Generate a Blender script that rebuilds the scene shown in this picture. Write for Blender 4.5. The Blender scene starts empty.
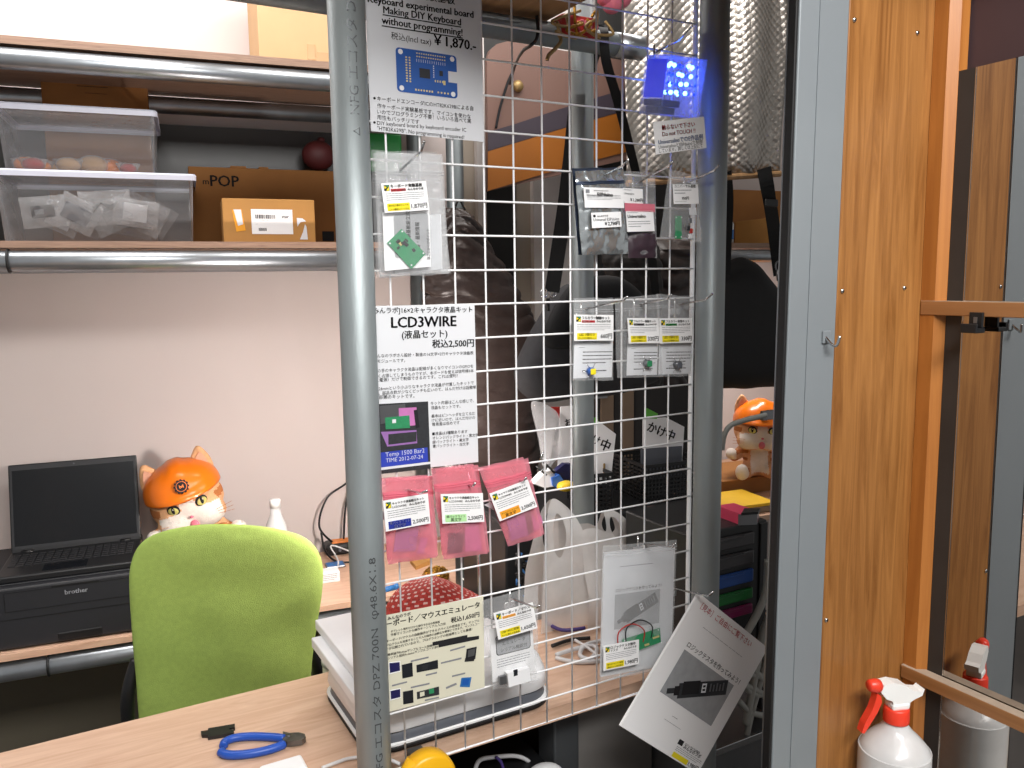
import bpy, bmesh, math, random
from mathutils import Vector as V, Matrix as Mx, noise as nz
random.seed(7)
SC = bpy.context.scene
COL = SC.collection
PI = math.pi
rad = math.radians

# ------------------------------------------------------------------ camera
FPX, PITCH, ROLL, YAW, CZ = 819.9, .1270, -.0138, .5069, 1.66
def _axes():
    fw = V((0, math.cos(PITCH), -math.sin(PITCH))); r = V((1, 0, 0)); u = r.cross(fw)
    r2 = r*math.cos(ROLL)+u*math.sin(ROLL); u2 = u*math.cos(ROLL)-r*math.sin(ROLL)
    M = Mx.Rotation(-YAW, 3, 'Z')
    return M @ r2, M @ u2, M @ fw
CR, CU, CF = _axes()
CO = V((0, 0, CZ))
cam = bpy.data.cameras.new('camera'); camo = bpy.data.objects.new('camera', cam); COL.objects.link(camo)
cam.sensor_width = 36; cam.lens = FPX*36/1024; cam.clip_start = .02
camo.matrix_world = Mx(((CR.x, CU.x, -CF.x, 0), (CR.y, CU.y, -CF.y, 0), (CR.z, CU.z, -CF.z, CZ), (0, 0, 0, 1)))
SC.camera = camo

# ------------------------------------------------------------------ world, lamps, exposure
SC.view_settings.view_transform = 'Standard'; SC.view_settings.look = 'None'
SC.view_settings.gamma = 1; SC.view_settings.use_curve_mapping = False
SC.view_settings.exposure = 0.0
SC.render.film_transparent = False
SC.cycles.max_bounces = 10; SC.cycles.transparent_max_bounces = 48; SC.cycles.caustics_reflective = False
SC.cycles.caustics_refractive = False; SC.cycles.sample_clamp_indirect = 4; SC.cycles.use_denoising = True
w = bpy.data.worlds.new('world'); SC.world = w; w.use_nodes = True
w.node_tree.nodes['Background'].inputs[0].default_value = (1, .99, .98, 1)
w.node_tree.nodes['Background'].inputs[1].default_value = .30
def area(name, loc, target, sx, sy, power, col=(1, 1, 1)):
    l = bpy.data.lights.new(name, 'AREA'); l.shape = 'RECTANGLE'; l.size = sx; l.size_y = sy; l.energy = power; l.color = col
    o = bpy.data.objects.new(name, l); COL.objects.link(o); o.location = loc
    o.rotation_euler = (V(target)-V(loc)).to_track_quat('-Z', 'Y').to_euler()
    return o
area('aisle_ceiling_light', (.35, -.7, 2.85), (.5, 1.0, 1.1), 1.6, .6, 100, (1, .985, .96))
area('stall_ceiling_light', (-.2, 1.98, 2.86), (.0, 2.5, 1.9), 1.4, .3, 22, (1, .97, .95))
area('rear_fill_light', (1.35, 1.75, 2.85), (1.4, 2.5, .8), .9, .4, 11, (1, .96, .92))  # added fill to brighten the rear area, no fixture hangs there

area('slot_fill_light', (2.39, 2.42, 1.70), (2.41, 2.6, .9), .5, .06, 7, (1, .92, .87))  # added fill to brighten the slot and its plush cat, no fixture built

# ------------------------------------------------------------------ unprojection of measured points onto real planes
def ray(x, y): return CF+CR*((x-512)/FPX)-CU*((y-384)/FPX)
def on(x, y, i, val):
    d = ray(x, y); return CO+d*((val-CO[i])/d[i])
def onX(x, y, v): return on(x, y, 0, v)
def onY(x, y, v): return on(x, y, 1, v)
def onZ(x, y, v): return on(x, y, 2, v)
TH = -rad(29.05-21.45)
SHM = Mx.Rotation(TH, 4, 'Z')
SD = V((math.cos(TH), math.sin(TH), 0)); SN = V((-math.sin(TH), math.cos(TH), 0))
def onS(x, y, v):                      # plane parallel to the back shelving
    d = ray(x, y); return CO+d*((v-CO.dot(SN))/d.dot(SN))
def sz(x, y, v):                       # along-shelf coordinate and height
    p = onS(x, y, v); return p.dot(SD), p.z
def sh(s, d, z): return SD*s+SN*d+V((0, 0, z))

# ------------------------------------------------------------------ materials
def lin(h):
    h = h.lstrip('#'); c = [int(h[i:i+2], 16)/255 for i in (0, 2, 4)]
    return tuple(x/12.92 if x <= .04045 else ((x+.055)/1.055)**2.4 for x in c)+(1,)
MATS = {}
def mat(name, col, rough=.5, metal=0, var=.06, scale=30, bump=0, bscale=200, coat=0, emit=None, es=0, spec=.5, stretch=None):
    m = bpy.data.materials.new(name); m.use_nodes = True; nt = m.node_tree; b = nt.nodes['Principled BSDF']
    b.inputs['Roughness'].default_value = rough; b.inputs['Metallic'].default_value = metal
    b.inputs['Coat Weight'].default_value = coat; b.inputs['Specular IOR Level'].default_value = spec
    c = lin(col) if isinstance(col, str) else col
    tc = nt.nodes.new('ShaderNodeTexCoord'); src = tc.outputs['Object']
    if stretch:
        mp = nt.nodes.new('ShaderNodeMapping'); mp.inputs['Scale'].default_value = stretch; nt.links.new(src, mp.inputs[0]); src = mp.outputs[0]
    n = nt.nodes.new('ShaderNodeTexNoise'); n.inputs['Scale'].default_value = scale; n.inputs['Detail'].default_value = 4
    nt.links.new(src, n.inputs['Vector'])
    r = nt.nodes.new('ShaderNodeValToRGB')
    r.color_ramp.elements[0].position = .3; r.color_ramp.elements[1].position = .7
    r.color_ramp.elements[0].color = tuple(x*(1-var) for x in c[:3])+(1,)
    r.color_ramp.elements[1].color = tuple(min(1, x*(1+var)) for x in c[:3])+(1,)
    nt.links.new(n.outputs['Fac'], r.inputs[0]); nt.links.new(r.outputs[0], b.inputs['Base Color'])
    if bump:
        n2 = nt.nodes.new('ShaderNodeTexNoise'); n2.inputs['Scale'].default_value = bscale; nt.links.new(src, n2.inputs['Vector'])
        bp = nt.nodes.new('ShaderNodeBump'); bp.inputs['Strength'].default_value = bump; bp.inputs['Distance'].default_value = .002
        nt.links.new(n2.outputs['Fac'], bp.inputs['Height']); nt.links.new(bp.outputs[0], b.inputs['Normal'])
    if emit:
        b.inputs['Emission Color'].default_value = lin(emit); b.inputs['Emission Strength'].default_value = es
    MATS[name] = m; return m
def wood(name, c1, c2, scale, stretch, rough=.45, bands=None, dist=2.0):
    m = mat(name, c1, rough); nt = m.node_tree; b = nt.nodes['Principled BSDF']
    tc = nt.nodes.new('ShaderNodeTexCoord'); mp = nt.nodes.new('ShaderNodeMapping'); mp.inputs['Scale'].default_value = stretch
    nt.links.new(tc.outputs['Object'], mp.inputs[0])
    n = nt.nodes.new('ShaderNodeTexNoise'); n.inputs['Scale'].default_value = scale; n.inputs['Detail'].default_value = 8
    n.inputs['Roughness'].default_value = .65; n.inputs['Distortion'].default_value = dist
    nt.links.new(mp.outputs[0], n.inputs['Vector'])
    r = nt.nodes.new('ShaderNodeValToRGB'); r.color_ramp.elements[0].position = .32; r.color_ramp.elements[1].position = .68
    r.color_ramp.elements[0].color = lin(c2); r.color_ramp.elements[1].color = lin(c1)
    nt.links.new(n.outputs['Fac'], r.inputs[0]); nt.links.new(r.outputs[0], b.inputs['Base Color'])
    bp = nt.nodes.new('ShaderNodeBump'); bp.inputs['Strength'].default_value = .08; bp.inputs['Distance'].default_value = .001
    nt.links.new(n.outputs['Fac'], bp.inputs['Height']); nt.links.new(bp.outputs[0], b.inputs['Normal'])
    return m
def film(name, col, alpha, rough=.15, metal=0, bump=.25, bscale=60, tint=None, bdist=.002):
    """thin plastic: part of the light passes straight through"""
    m = mat(name, col, rough, metal, bump=bump, bscale=bscale); nt = m.node_tree; b = nt.nodes['Principled BSDF']
    for n_ in nt.nodes:
        if n_.type == 'BUMP': n_.inputs['Distance'].default_value = bdist
    out = nt.nodes['Material Output']; t = nt.nodes.new('ShaderNodeBsdfTransparent'); t.inputs[0].default_value = lin(tint) if tint else (1, 1, 1, 1)
    mx = nt.nodes.new('ShaderNodeMixShader'); lw = nt.nodes.new('ShaderNodeLayerWeight'); lw.inputs[0].default_value = .35
    ma = nt.nodes.new('ShaderNodeMath'); ma.operation = 'MULTIPLY_ADD'; ma.inputs[1].default_value = (1-alpha)*.6; ma.inputs[2].default_value = alpha
    nt.links.new(lw.outputs['Facing'], ma.inputs[0]); nt.links.new(ma.outputs[0], mx.inputs[0])
    nt.links.new(t.outputs[0], mx.inputs[1]); nt.links.new(b.outputs[0], mx.inputs[2]); nt.links.new(mx.outputs[0], out.inputs[0])
    return m
def M(n): return MATS[n]
mat('steel', '#8f9799', .48, .38, .22, 14, .12, 300, stretch=(1, 1, .25))
mat('rail_steel', '#b4bac0', .34, .9, .1, 20)
mat('steel_dark', '#5f6567', .5, .6, .1, 20)
mat('chrome', '#d0d2d4', .16, 1, .03)
mat('white_wire', '#f1f2f4', .3, 0, .02)
mat('paper', '#dfe1e5', .85, 0, .015, 8)
mat('paper_white', '#f4f4f5', .85, 0, .01, 8)
mat('paper_cream', '#dcd9c4', .85, 0, .015, 8)
mat('ink', '#16161a', .8, 0, 0); mat('ink_grey', '#85878c', .8, 0, 0); mat('ink_red', '#b3232e', .8, 0, 0); mat('ink_blue', '#2d5fae', .8, 0, 0)
mat('label_yellow', '#f3e01f', .7, 0, .02); mat('label_green', '#b8e8a8', .7, 0, .02); mat('label_blue', '#1d2f94', .7, 0, .02); mat('label_orange', '#f2a52a', .7, 0, .02)
mat('card_grey', '#b9bbbe', .8, 0, .03)
mat('board_blue', '#1a56a8', .5, 0, .05); mat('board_green', '#2f8a5c', .45, 0, .12, 300); mat('gold_pad', '#d8c98a', .4, .3, .05); mat('chip', '#1d2026', .4, 0, .05)
mat('photo_grey', '#9fa1a4', .7, 0, .08, 60); mat('photo_dark', '#2a2c30', .6, 0, .2, 200); mat('photo_lcd', '#3346b4', .4, 0, .05)
film('clear_film', '#e6e8ea', .08, .10, bump=.9, bscale=34, bdist=.006)
film('clear_film_dense', '#e2e4e6', .20, .12, bump=.9, bscale=36, bdist=.006)
film('bubble_film', '#e4e5e8', .22, .1, bump=1.0, bscale=110)
film('pink_film', '#f5a9b7', .30, .16, bump=.6, bscale=45, tint='#ffe0e5')
film('pink_film_dense', '#f08ea2', .5, .2, bump=.5, bscale=45, tint='#ffd0d8')
film('box_plastic', '#d5d8dd', .13, .22, bump=.1, bscale=20)
film('carrier_film', '#eceae8', .62, .35, bump=.5, bscale=25)
film('acrylic', '#aebcff', .10, .05, bump=0.01)
film('bottle_film', '#e4e4e4', .72, .2, bump=.02)
mat('silver_film', '#ccd3d6', .2, .8, .15, 40, 1.0, 26); [setattr(n.inputs['Distance'], 'default_value', .012) for n in MATS['silver_film'].node_tree.nodes if n.type == 'BUMP']
mat('silver_edge', '#4b566c', .25, .5, .2, 40, .6, 45)
mat('lid_plastic', '#d6d9e8', .35, 0, .02)
mat('pink_part', '#c578b4', .4, 0, .08, 60); mat('violet_part', '#9a6fae', .35, 0, .08, 60)
wood('table_wood', '#dbbba3', '#c39d84', 3.2, (1.0, 9, 9), .42)
wood('desk_wood', '#dbb79d', '#c39b82', 3.2, (1.2, 8, 8), .45)
wood('board_edge', '#a58672', '#7d6353', 8, (1, 30, 30), .6)
wood('plywood', '#b08a60', '#8d6a45', 2, (9, 1, 1), .6)
wood('veneer', '#a8743f', '#7b4d22', 7, (9, 9, .5), .38, dist=1.2)
wood('oak_trim', '#b37335', '#9b5d27', 6, (9, 9, .5), .42, dist=.8)
wood('oak_bar', '#a9764a', '#8f6036', 6, (9, .5, 9), .5, dist=.8)
mat('bar_dust', '#a89684', .8, 0, .1, 60)
mat('column_grey', '#80868a', .45, .1, .03, 4)
mat('rubber_black', '#0d0d0f', .6, 0, .1); mat('black_board', '#322f2d', .5, 0, .15, 12)
mat('wall_white', '#d8cdc9', .8, 0, .025, 2.2); mat('wall_beige', '#a79c8f', .85, 0, .04, 6); mat('trim_white', '#cfc9c6', .7, 0, .02)
mat('trim_black', '#141312', .5, 0, .1); mat('wall_dark', '#1e1b1a', .7, 0, .15, 4); mat('wall_purple', '#4a3537', .7, 0, .1, 5)
mat('floor_grey', '#5d5a58', .7, 0, .1, 3); mat('ceiling_white', '#d9d6d2', .9, 0, .02)
mat('chair_green', '#97b056', .85, 0, .07, 90, .5, 700); mat('black_plastic', '#17181a', .42, 0, .06, 60, .05, 900); mat('printer_black', '#222327', .5, 0, .04, 50, .1, 900)
mat('printer_line', '#0c0c0e', .5, 0, 0); mat('screen_black', '#101216', .18, 0, .02); mat('key_black', '#1c1d20', .5, 0, 0); mat('logo_grey', '#b9bcc2', .5, 0, 0)
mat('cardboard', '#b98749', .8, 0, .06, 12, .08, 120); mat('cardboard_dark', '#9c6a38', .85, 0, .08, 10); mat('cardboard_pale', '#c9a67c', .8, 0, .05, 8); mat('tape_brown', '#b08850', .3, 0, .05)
mat('helmet_orange', '#f47a12', .28, 0, .02, coat=.3); mat('fur_tan', '#e3ae80', .95, 0, .08, 90, .5, 500); mat('fur_white', '#ece2d8', .95, 0, .05, 90, .5, 500); mat('fur_stripe', '#b8703c', .95, 0, .08, 90)
mat('ear_pink', '#dca58a', .9, 0, .05, 90); mat('eye_yellow', '#d5cf7a', .2, 0, .02); mat('tongue_pink', '#e2788a', .6, 0, .02)
mat('pliers_blue', '#1f4fae', .38, 0, .05); mat('tool_steel', '#6e6f70', .35, .9, .1); mat('tape_yellow', '#f0b418', .35, 0, .03)
mat('white_plastic', '#f0f1f3', .4, 0, .02); mat('grey_plastic', '#5c6068', .45, 0, .05); mat('cable_white', '#d8d8da', .45, 0, .02); mat('cable_black', '#111113', .45, 0, .02); mat('cable_grey', '#a2a49f', .5, 0, .03); mat('cable_purple', '#4a3a7c', .45, 0, .02)
mat('jacket_brown', '#302623', .42, 0, .12, 30, .6, 90); mat('jacket_dark', '#1b1614', .7, 0, .12, 30, .4, 90); mat('bag_black', '#0f0f11', .75, 0, .15, 40, .3, 300); mat('bag_grey', '#37373a', .8, 0, .1, 60, .4, 600)
mat('strap_black', '#0c0c0d', .75, 0, .1, 200)
mat('plum_dark', '#3a2a34', .5, 0, .2, 60); mat('grey_panel', '#7d7a77', .55, .2, .06, 5); mat('dusty_pink', '#a87a78', .5, 0, .05, 5); mat('panel_pink', '#76594f', .55, 0, .05, 4); mat('panel_purple', '#3d353f', .55, 0, .05, 6); mat('panel_orange', '#9c5c18', .5, 0, .06, 6); mat('brass', '#a58a5c', .45, .6, .05)
mat('net_red', '#c33c33', .6, 0, .35, 260, .6, 400); mat('net_white', '#f0cfc8', .5, 0, .05); mat('gold_wool', '#a8792c', .3, .8, .5, 160, 1.0, 220); mat('pen_red', '#c9404a', .4, 0, .03); mat('pen_blue', '#2f6fb0', .4, 0, .03); mat('pen_orange', '#e88a3a', .4, 0, .03)
mat('card_pink', '#ecd9d2', .8, 0, .02); mat('sticker_green', '#63b544', .6, 0, .02); mat('blue_item', '#2d63b8', .4, 0, .04); mat('navy_item', '#1f1d52', .45, 0, .05); mat('yellow_item', '#edca30', .45, 0, .04); mat('red_item', '#b32c28', .5, 0, .04)
mat('red_dull', '#50181a', .6, 0, .1); mat('pink_box', '#e4486c', .45, 0, .03); mat('note_yellow', '#f0c020', .6, 0, .03); mat('book_brown', '#8a7864', .7, 0, .05)
mat('drawer_blue', '#1d4b96', .35, 0, .05); mat('drawer_green', '#136a2c', .35, 0, .05); mat('drawer_magenta', '#7a1650', .35, 0, .05); mat('drawer_grey', '#3a393c', .35, 0, .05)
mat('spray_red', '#e8402a', .35, 0, .03); mat('spray_white', '#eeeeec', .35, 0, .02); mat('ledge_white', '#c9c5ba', .6, 0, .03)
mat('led_lit', '#9fd8ff', .3, 0, 0, emit='#8fd0ff', es=5); mat('led_blue', '#2a5cff', .3, 0, 0, emit='#0a3cff', es=.9); mat('led_glow_panel', '#1238e8', .4, 0, .25, 400, emit='#0828ff', es=.55); mat('lamp_white', '#fff1e8', .4, 0, 0, emit='#ffe8dc', es=4)  # the panel's emission stands for scattered LED light
mat('brown_panel', '#6b5a4a', .6, 0, .1, 8); mat('dark_metal', '#55585b', .45, .5, .1, 6); mat('tin_grey', '#85878a', .32, .8, .08, 8); mat('can_cream', '#d8d4bc', .45, 0, .03)
mat('foil_bubble', '#b5afa8', .4, .85, .12, 30)
def foil():
    m = M('foil_bubble'); nt = m.node_tree; b = nt.nodes['Principled BSDF']
    tc = nt.nodes.new('ShaderNodeTexCoord'); vo = nt.nodes.new('ShaderNodeTexVoronoi'); vo.inputs['Scale'].default_value = 58; vo.inputs['Randomness'].default_value = .12
    mp = nt.nodes.new('ShaderNodeMapping'); mp.inputs['Rotation'].default_value = (0, rad(45), TH); nt.links.new(tc.outputs['Object'], mp.inputs[0]); nt.links.new(mp.outputs[0], vo.inputs['Vector'])
    bp = nt.nodes.new('ShaderNodeBump'); bp.inputs['Strength'].default_value = 1; bp.inputs['Distance'].default_value = .006; bp.invert = True
    nt.links.new(vo.outputs['Distance'], bp.inputs['Height']); nt.links.new(bp.outputs[0], b.inputs['Normal'])
foil()
def mirror_mat():
    m = mat('mirror_glass', '#c4c2c0', .0, 1, 0); return m
mirror_mat()

# ------------------------------------------------------------------ mesh builder
class MB:
    def __init__(s, T=None): s.v = []; s.f = []; s.mi = []; s.sm = []; s.mats = []; s.T = T
    def add(s, vs, fs, m, smooth=False, T=None):
        k = len(s.v)
        if T is not None: vs = [T @ V(p) for p in vs]
        if s.T is not None: vs = [s.T @ V(p) for p in vs]
        s.v += [tuple(p) for p in vs]
        ms = m if isinstance(m, list) else [m]*len(fs)
        for f, mm in zip(fs, ms):
            if mm not in s.mats: s.mats.append(mm)
            s.f.append([i+k for i in f]); s.mi.append(s.mats.index(mm)); s.sm.append(smooth)
        return s
    def box(s, a, b, m, bev=0, seg=2, T=None):
        x0, y0, z0 = a; x1, y1, z1 = b
        vs = [(x, y, z) for x in (x0, x1) for y in (y0, y1) for z in (z0, z1)]
        fs = [(0, 1, 3, 2), (4, 6, 7, 5), (0, 4, 5, 1), (2, 3, 7, 6), (0, 2, 6, 4), (1, 5, 7, 3)]
        if not bev: return s.add(vs, fs, m, False, T)
        bm = bmesh.new(); bv = [bm.verts.new(p) for p in vs]
        for f in fs: bm.faces.new([bv[i] for i in f])
        bmesh.ops.bevel(bm, geom=bm.edges[:], offset=bev, segments=seg, affect='EDGES', profile=.5)
        bm.verts.index_update(); r = ([v.co[:] for v in bm.verts], [[v.index for v in f.verts] for f in bm.faces]); bm.free()
        return s.add(r[0], r[1], m, False, T)
    def tube(s, pts, r, m, seg=10, smooth=True, closed=False, caps=True, T=None):
        pts = [V(p) for p in pts]; n = len(pts); vs = []; fs = []
        up = None
        for i, p in enumerate(pts):
            d = (pts[(i+1) % n]-pts[i-1]) if closed or 0 < i < n-1 else (pts[1]-pts[0] if i == 0 else pts[-1]-pts[-2])
            d.normalize()
            if up is None: up = V((0, 0, 1)) if abs(d.z) < .9 else V((1, 0, 0))
            a = d.cross(up)
            if a.length < 1e-6: a = d.orthogonal()
            a.normalize(); b = a.cross(d).normalized(); up = b
            rr = r[i] if isinstance(r, (list, tuple)) else r
            for k in range(seg):
                t = 2*PI*k/seg; vs.append(p+a*math.cos(t)*rr+b*math.sin(t)*rr)
        for i in range(n if closed else n-1):
            for k in range(seg):
                j = (i+1) % n
                fs.append((i*seg+k, i*seg+(k+1) % seg, j*seg+(k+1) % seg, j*seg+k))
        if caps and not closed: fs += [tuple(range(seg))[::-1], tuple(range((n-1)*seg, n*seg))]
        return s.add(vs, fs, m, smooth, T)
    def lathe(s, prof, c, m, seg=32, smooth=True, T=None, axis='Z'):
        vs = []; fs = []; n = len(prof)
        for r, h in prof:
            for k in range(seg):
                t = 2*PI*k/seg; q = (r*math.cos(t), r*math.sin(t), h)
                if axis == 'X': q = (q[2], q[0], q[1])
                if axis == 'Y': q = (q[0], q[2], q[1])
                vs.append((q[0]+c[0], q[1]+c[1], q[2]+c[2]))
        for i in range(n-1):
            for k in range(seg): fs.append((i*seg+k, i*seg+(k+1) % seg, (i+1)*seg+(k+1) % seg, (i+1)*seg+k))
        fs += [tuple(range(seg))[::-1], tuple(range((n-1)*seg, n*seg))]
        return s.add(vs, fs, m, smooth, T)
    def ball(s, c, r, m, seg=20, rings=12, T=None, lo=0, hi=PI):
        rx, ry, rz = r if isinstance(r, (tuple, list)) else (r, r, r); vs = []; fs = []
        for i in range(rings+1):
            a = lo+(hi-lo)*i/rings
            for k in range(seg):
                t = 2*PI*k/seg; vs.append((c[0]+rx*math.sin(a)*math.cos(t), c[1]+ry*math.sin(a)*math.sin(t), c[2]+rz*math.cos(a)))
        for i in range(rings):
            for k in range(seg): fs.append((i*seg+k, (i+1)*seg+k, (i+1)*seg+(k+1) % seg, i*seg+(k+1) % seg))
        return s.add(vs, fs, m, True, T)
    def grid(s, fn, nu, nv, m, smooth=True, T=None):
        vs = [fn(i/nu, j/nv) for j in range(nv+1) for i in range(nu+1)]
        fs = [(j*(nu+1)+i, j*(nu+1)+i+1, (j+1)*(nu+1)+i+1, (j+1)*(nu+1)+i) for j in range(nv) for i in range(nu)]
        if callable(m): m = [m((i+.5)/nu, (j+.5)/nv) for j in range(nv) for i in range(nu)]
        return s.add(vs, fs, m, smooth, T)
    def slab(s, fn, nu, nv, th, m, smooth=True, T=None):
        """thick sheet: fn(u,v) point, th(u,v) offset vector or constant vector"""
        t = th if callable(th) else (lambda u, v: V(th))
        A = [V(fn(i/nu, j/nv)) for j in range(nv+1) for i in range(nu+1)]
        B = [V(fn(i/nu, j/nv))+t(i/nu, j/nv) for j in range(nv+1) for i in range(nu+1)]
        n = len(A); fs = []; g = lambda i, j: j*(nu+1)+i
        ms = []
        mm = m if callable(m) else (lambda u, v: m)
        for j in range(nv):
            for i in range(nu):
                q = (g(i, j), g(i+1, j), g(i+1, j+1), g(i, j+1)); fs.append(q); fs.append(tuple(x+n for x in q[::-1]))
                ms += [mm((i+.5)/nu, (j+.5)/nv)]*2
        for i in range(nu):
            for j, fl in ((0, 0), (nv, 1)):
                q = (g(i, j), g(i, j)+n, g(i+1, j)+n, g(i+1, j)); fs.append(q[::-1] if fl else q); ms.append(mm((i+.5)/nu, j/nv))
        for j in range(nv):
            for i, fl in ((0, 0), (nu, 1)):
                q = (g(i, j), g(i, j+1), g(i, j+1)+n, g(i, j)+n); fs.append(q[::-1] if fl else q); ms.append(mm(i/nu, (j+.5)/nv))
        return s.add(A+B, fs, ms, smooth, T)
    def prism(s, poly, off, m, smooth=False, T=None):
        """closed outline of 3-D points extruded by vector off"""
        n = len(poly); A = [V(p) for p in poly]; B = [p+V(off) for p in A]
        fs = [tuple(range(n)), tuple(range(2*n-1, n-1, -1))]+[(i, i+n, (i+1) % n+n, (i+1) % n) for i in range(n)]
        return s.add(A+B, fs, m, smooth, T)
def mesh(mb, name, inv=None):
    me = bpy.data.meshes.new(name)
    vs = [inv @ V(p) for p in mb.v] if inv is not None else mb.v
    me.from_pydata(vs, [], mb.f); me.update()
    for n in mb.mats: me.materials.append(M(n))
    me.polygons.foreach_set('material_index', mb.mi); me.polygons.foreach_set('use_smooth', mb.sm)
    return me
def fixn(me):
    bm = bmesh.new(); bm.from_mesh(me); bmesh.ops.recalc_face_normals(bm, faces=bm.faces); bm.to_mesh(me); bm.free()
def rootm(o):
    m = o.matrix_basis.copy()
    while o.parent: o = o.parent; m = o.matrix_basis @ m
    return m
def thing(name, label, cat, loc=(0, 0, 0), rz=0, group=None):
    o = bpy.data.objects.new(name, None); COL.objects.link(o); o.location = loc; o.rotation_euler = (0, 0, rz); o.empty_display_size = .05
    o['label'] = label; o['category'] = cat
    if group: o['group'] = group
    return o
def part(name, mb, parent, label=None, local=False, norm=True, kind=None):
    me = mesh(mb, name, None if local else rootm(parent).inverted())
    if norm: fixn(me)
    o = bpy.data.objects.new(name, me); COL.objects.link(o); o.parent = parent
    if label: o['label'] = label
    if kind: o['kind'] = kind
    return o
def solo(name, mb, label, cat, loc=None, group=None, norm=True, kind=None):
    if loc is None:
        n = len(mb.v); loc = V((sum(p[0] for p in mb.v)/n, sum(p[1] for p in mb.v)/n, min(p[2] for p in mb.v)))
    me = mesh(mb, name, Mx.Translation(-V(loc)))
    if norm: fixn(me)
    o = bpy.data.objects.new(name, me); COL.objects.link(o); o.location = loc
    if label: o['label'] = label; o['category'] = cat
    if group: o['group'] = group
    if kind: o['kind'] = kind
    return o
def struct(name, mb, parent=None):
    me = mesh(mb, name); fixn(me); o = bpy.data.objects.new(name, me); COL.objects.link(o); o['kind'] = 'structure'
    if parent: o.parent = parent
    return o
def dup(root, loc, label=None):
    r = root.copy(); COL.objects.link(r); r.location = loc
    if label: r['label'] = label
    for ch in list(root.children):
        c = ch.copy(); COL.objects.link(c); c.parent = r
        for g in ch.children:
            d = g.copy(); COL.objects.link(d); d.parent = c
    return r
def remesh(mb, voxel, smooth=2, it=0):
    """fuse the builder's overlapping solids into one continuous skin; returns verts, faces"""
    me = mesh(mb, 'tmp'); fixn(me); o = bpy.data.objects.new('tmp', me); COL.objects.link(o)
    m = o.modifiers.new('r', 'REMESH'); m.mode = 'VOXEL'; m.voxel_size = voxel
    if smooth: m2 = o.modifiers.new('s', 'SMOOTH'); m2.iterations = smooth; m2.factor = .5
    dg = bpy.context.evaluated_depsgraph_get(); ev = o.evaluated_get(dg); em = ev.to_mesh()
    r = ([v.co.copy() for v in em.vertices], [list(p.vertices) for p in em.polygons]); ev.to_mesh_clear()
    bpy.data.objects.remove(o); bpy.data.meshes.remove(me)
    return r
def spline(pts, n=8, closed=False):
    pts = [V(p) for p in pts]; out = []; k = len(pts)
    rng = range(k if closed else k-1)
    for i in rng:
        g = lambda j: pts[j % k] if closed else pts[max(0, min(k-1, j))]
        p0, p1, p2, p3 = g(i-1), g(i), g(i+1), g(i+2)
        for t in range(n):
            u = t/n
            out.append(.5*((2*p1)+(p2-p0)*u+(2*p0-5*p1+4*p2-p3)*u*u+(3*p1-p0-3*p2+p3)*u**3))
    if not closed: out.append(pts[-1])
    return out

# ------------------------------------------------------------------ lettering (built as thin raised print inside the printed thing's mesh)
_GL = {}
def glyphs(txt, bold=0):
    k = (txt, bold)
    if k not in _GL:
        c = bpy.data.curves.new('t', 'FONT'); c.body = txt; c.size = 1; c.resolution_u = 2
        o = bpy.data.objects.new('t', c); COL.objects.link(o)
        dg = bpy.context.evaluated_depsgraph_get(); ev = o.evaluated_get(dg); me = ev.to_mesh()
        vs = [(v.co.x, v.co.y) for v in me.vertices]; fs = [list(p.vertices) for p in me.polygons]
        ev.to_mesh_clear(); bpy.data.objects.remove(o); bpy.data.curves.remove(c)
        if bold:                                               # heavier strokes: the same letters overprinted a hair apart
            n = len(vs); v0, f0 = vs, fs; vs, fs = [], []
            for i, (dx, dy) in enumerate(((-1, 0), (1, 0), (0, .5), (0, -.5))):
                vs += [(x+dx*bold, y+dy*bold) for x, y in v0]; fs += [[q+i*n for q in f] for f in f0]
        x0 = min([p[0] for p in vs] or [0]); x1 = max([p[0] for p in vs] or [1])
        _GL[k] = ([(x-x0, y) for x, y in vs], fs, max(x1-x0, .01))
    return _GL[k]
def tilt(mb, k, x1=None):
    mb.v = [(x+(z-1.66)*k*(1 if x1 is None else max(0, min(1, (x1[1]-x)/(x1[1]-x1[0])))), y, z) for x, y, z in mb.v]; return mb
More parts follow.
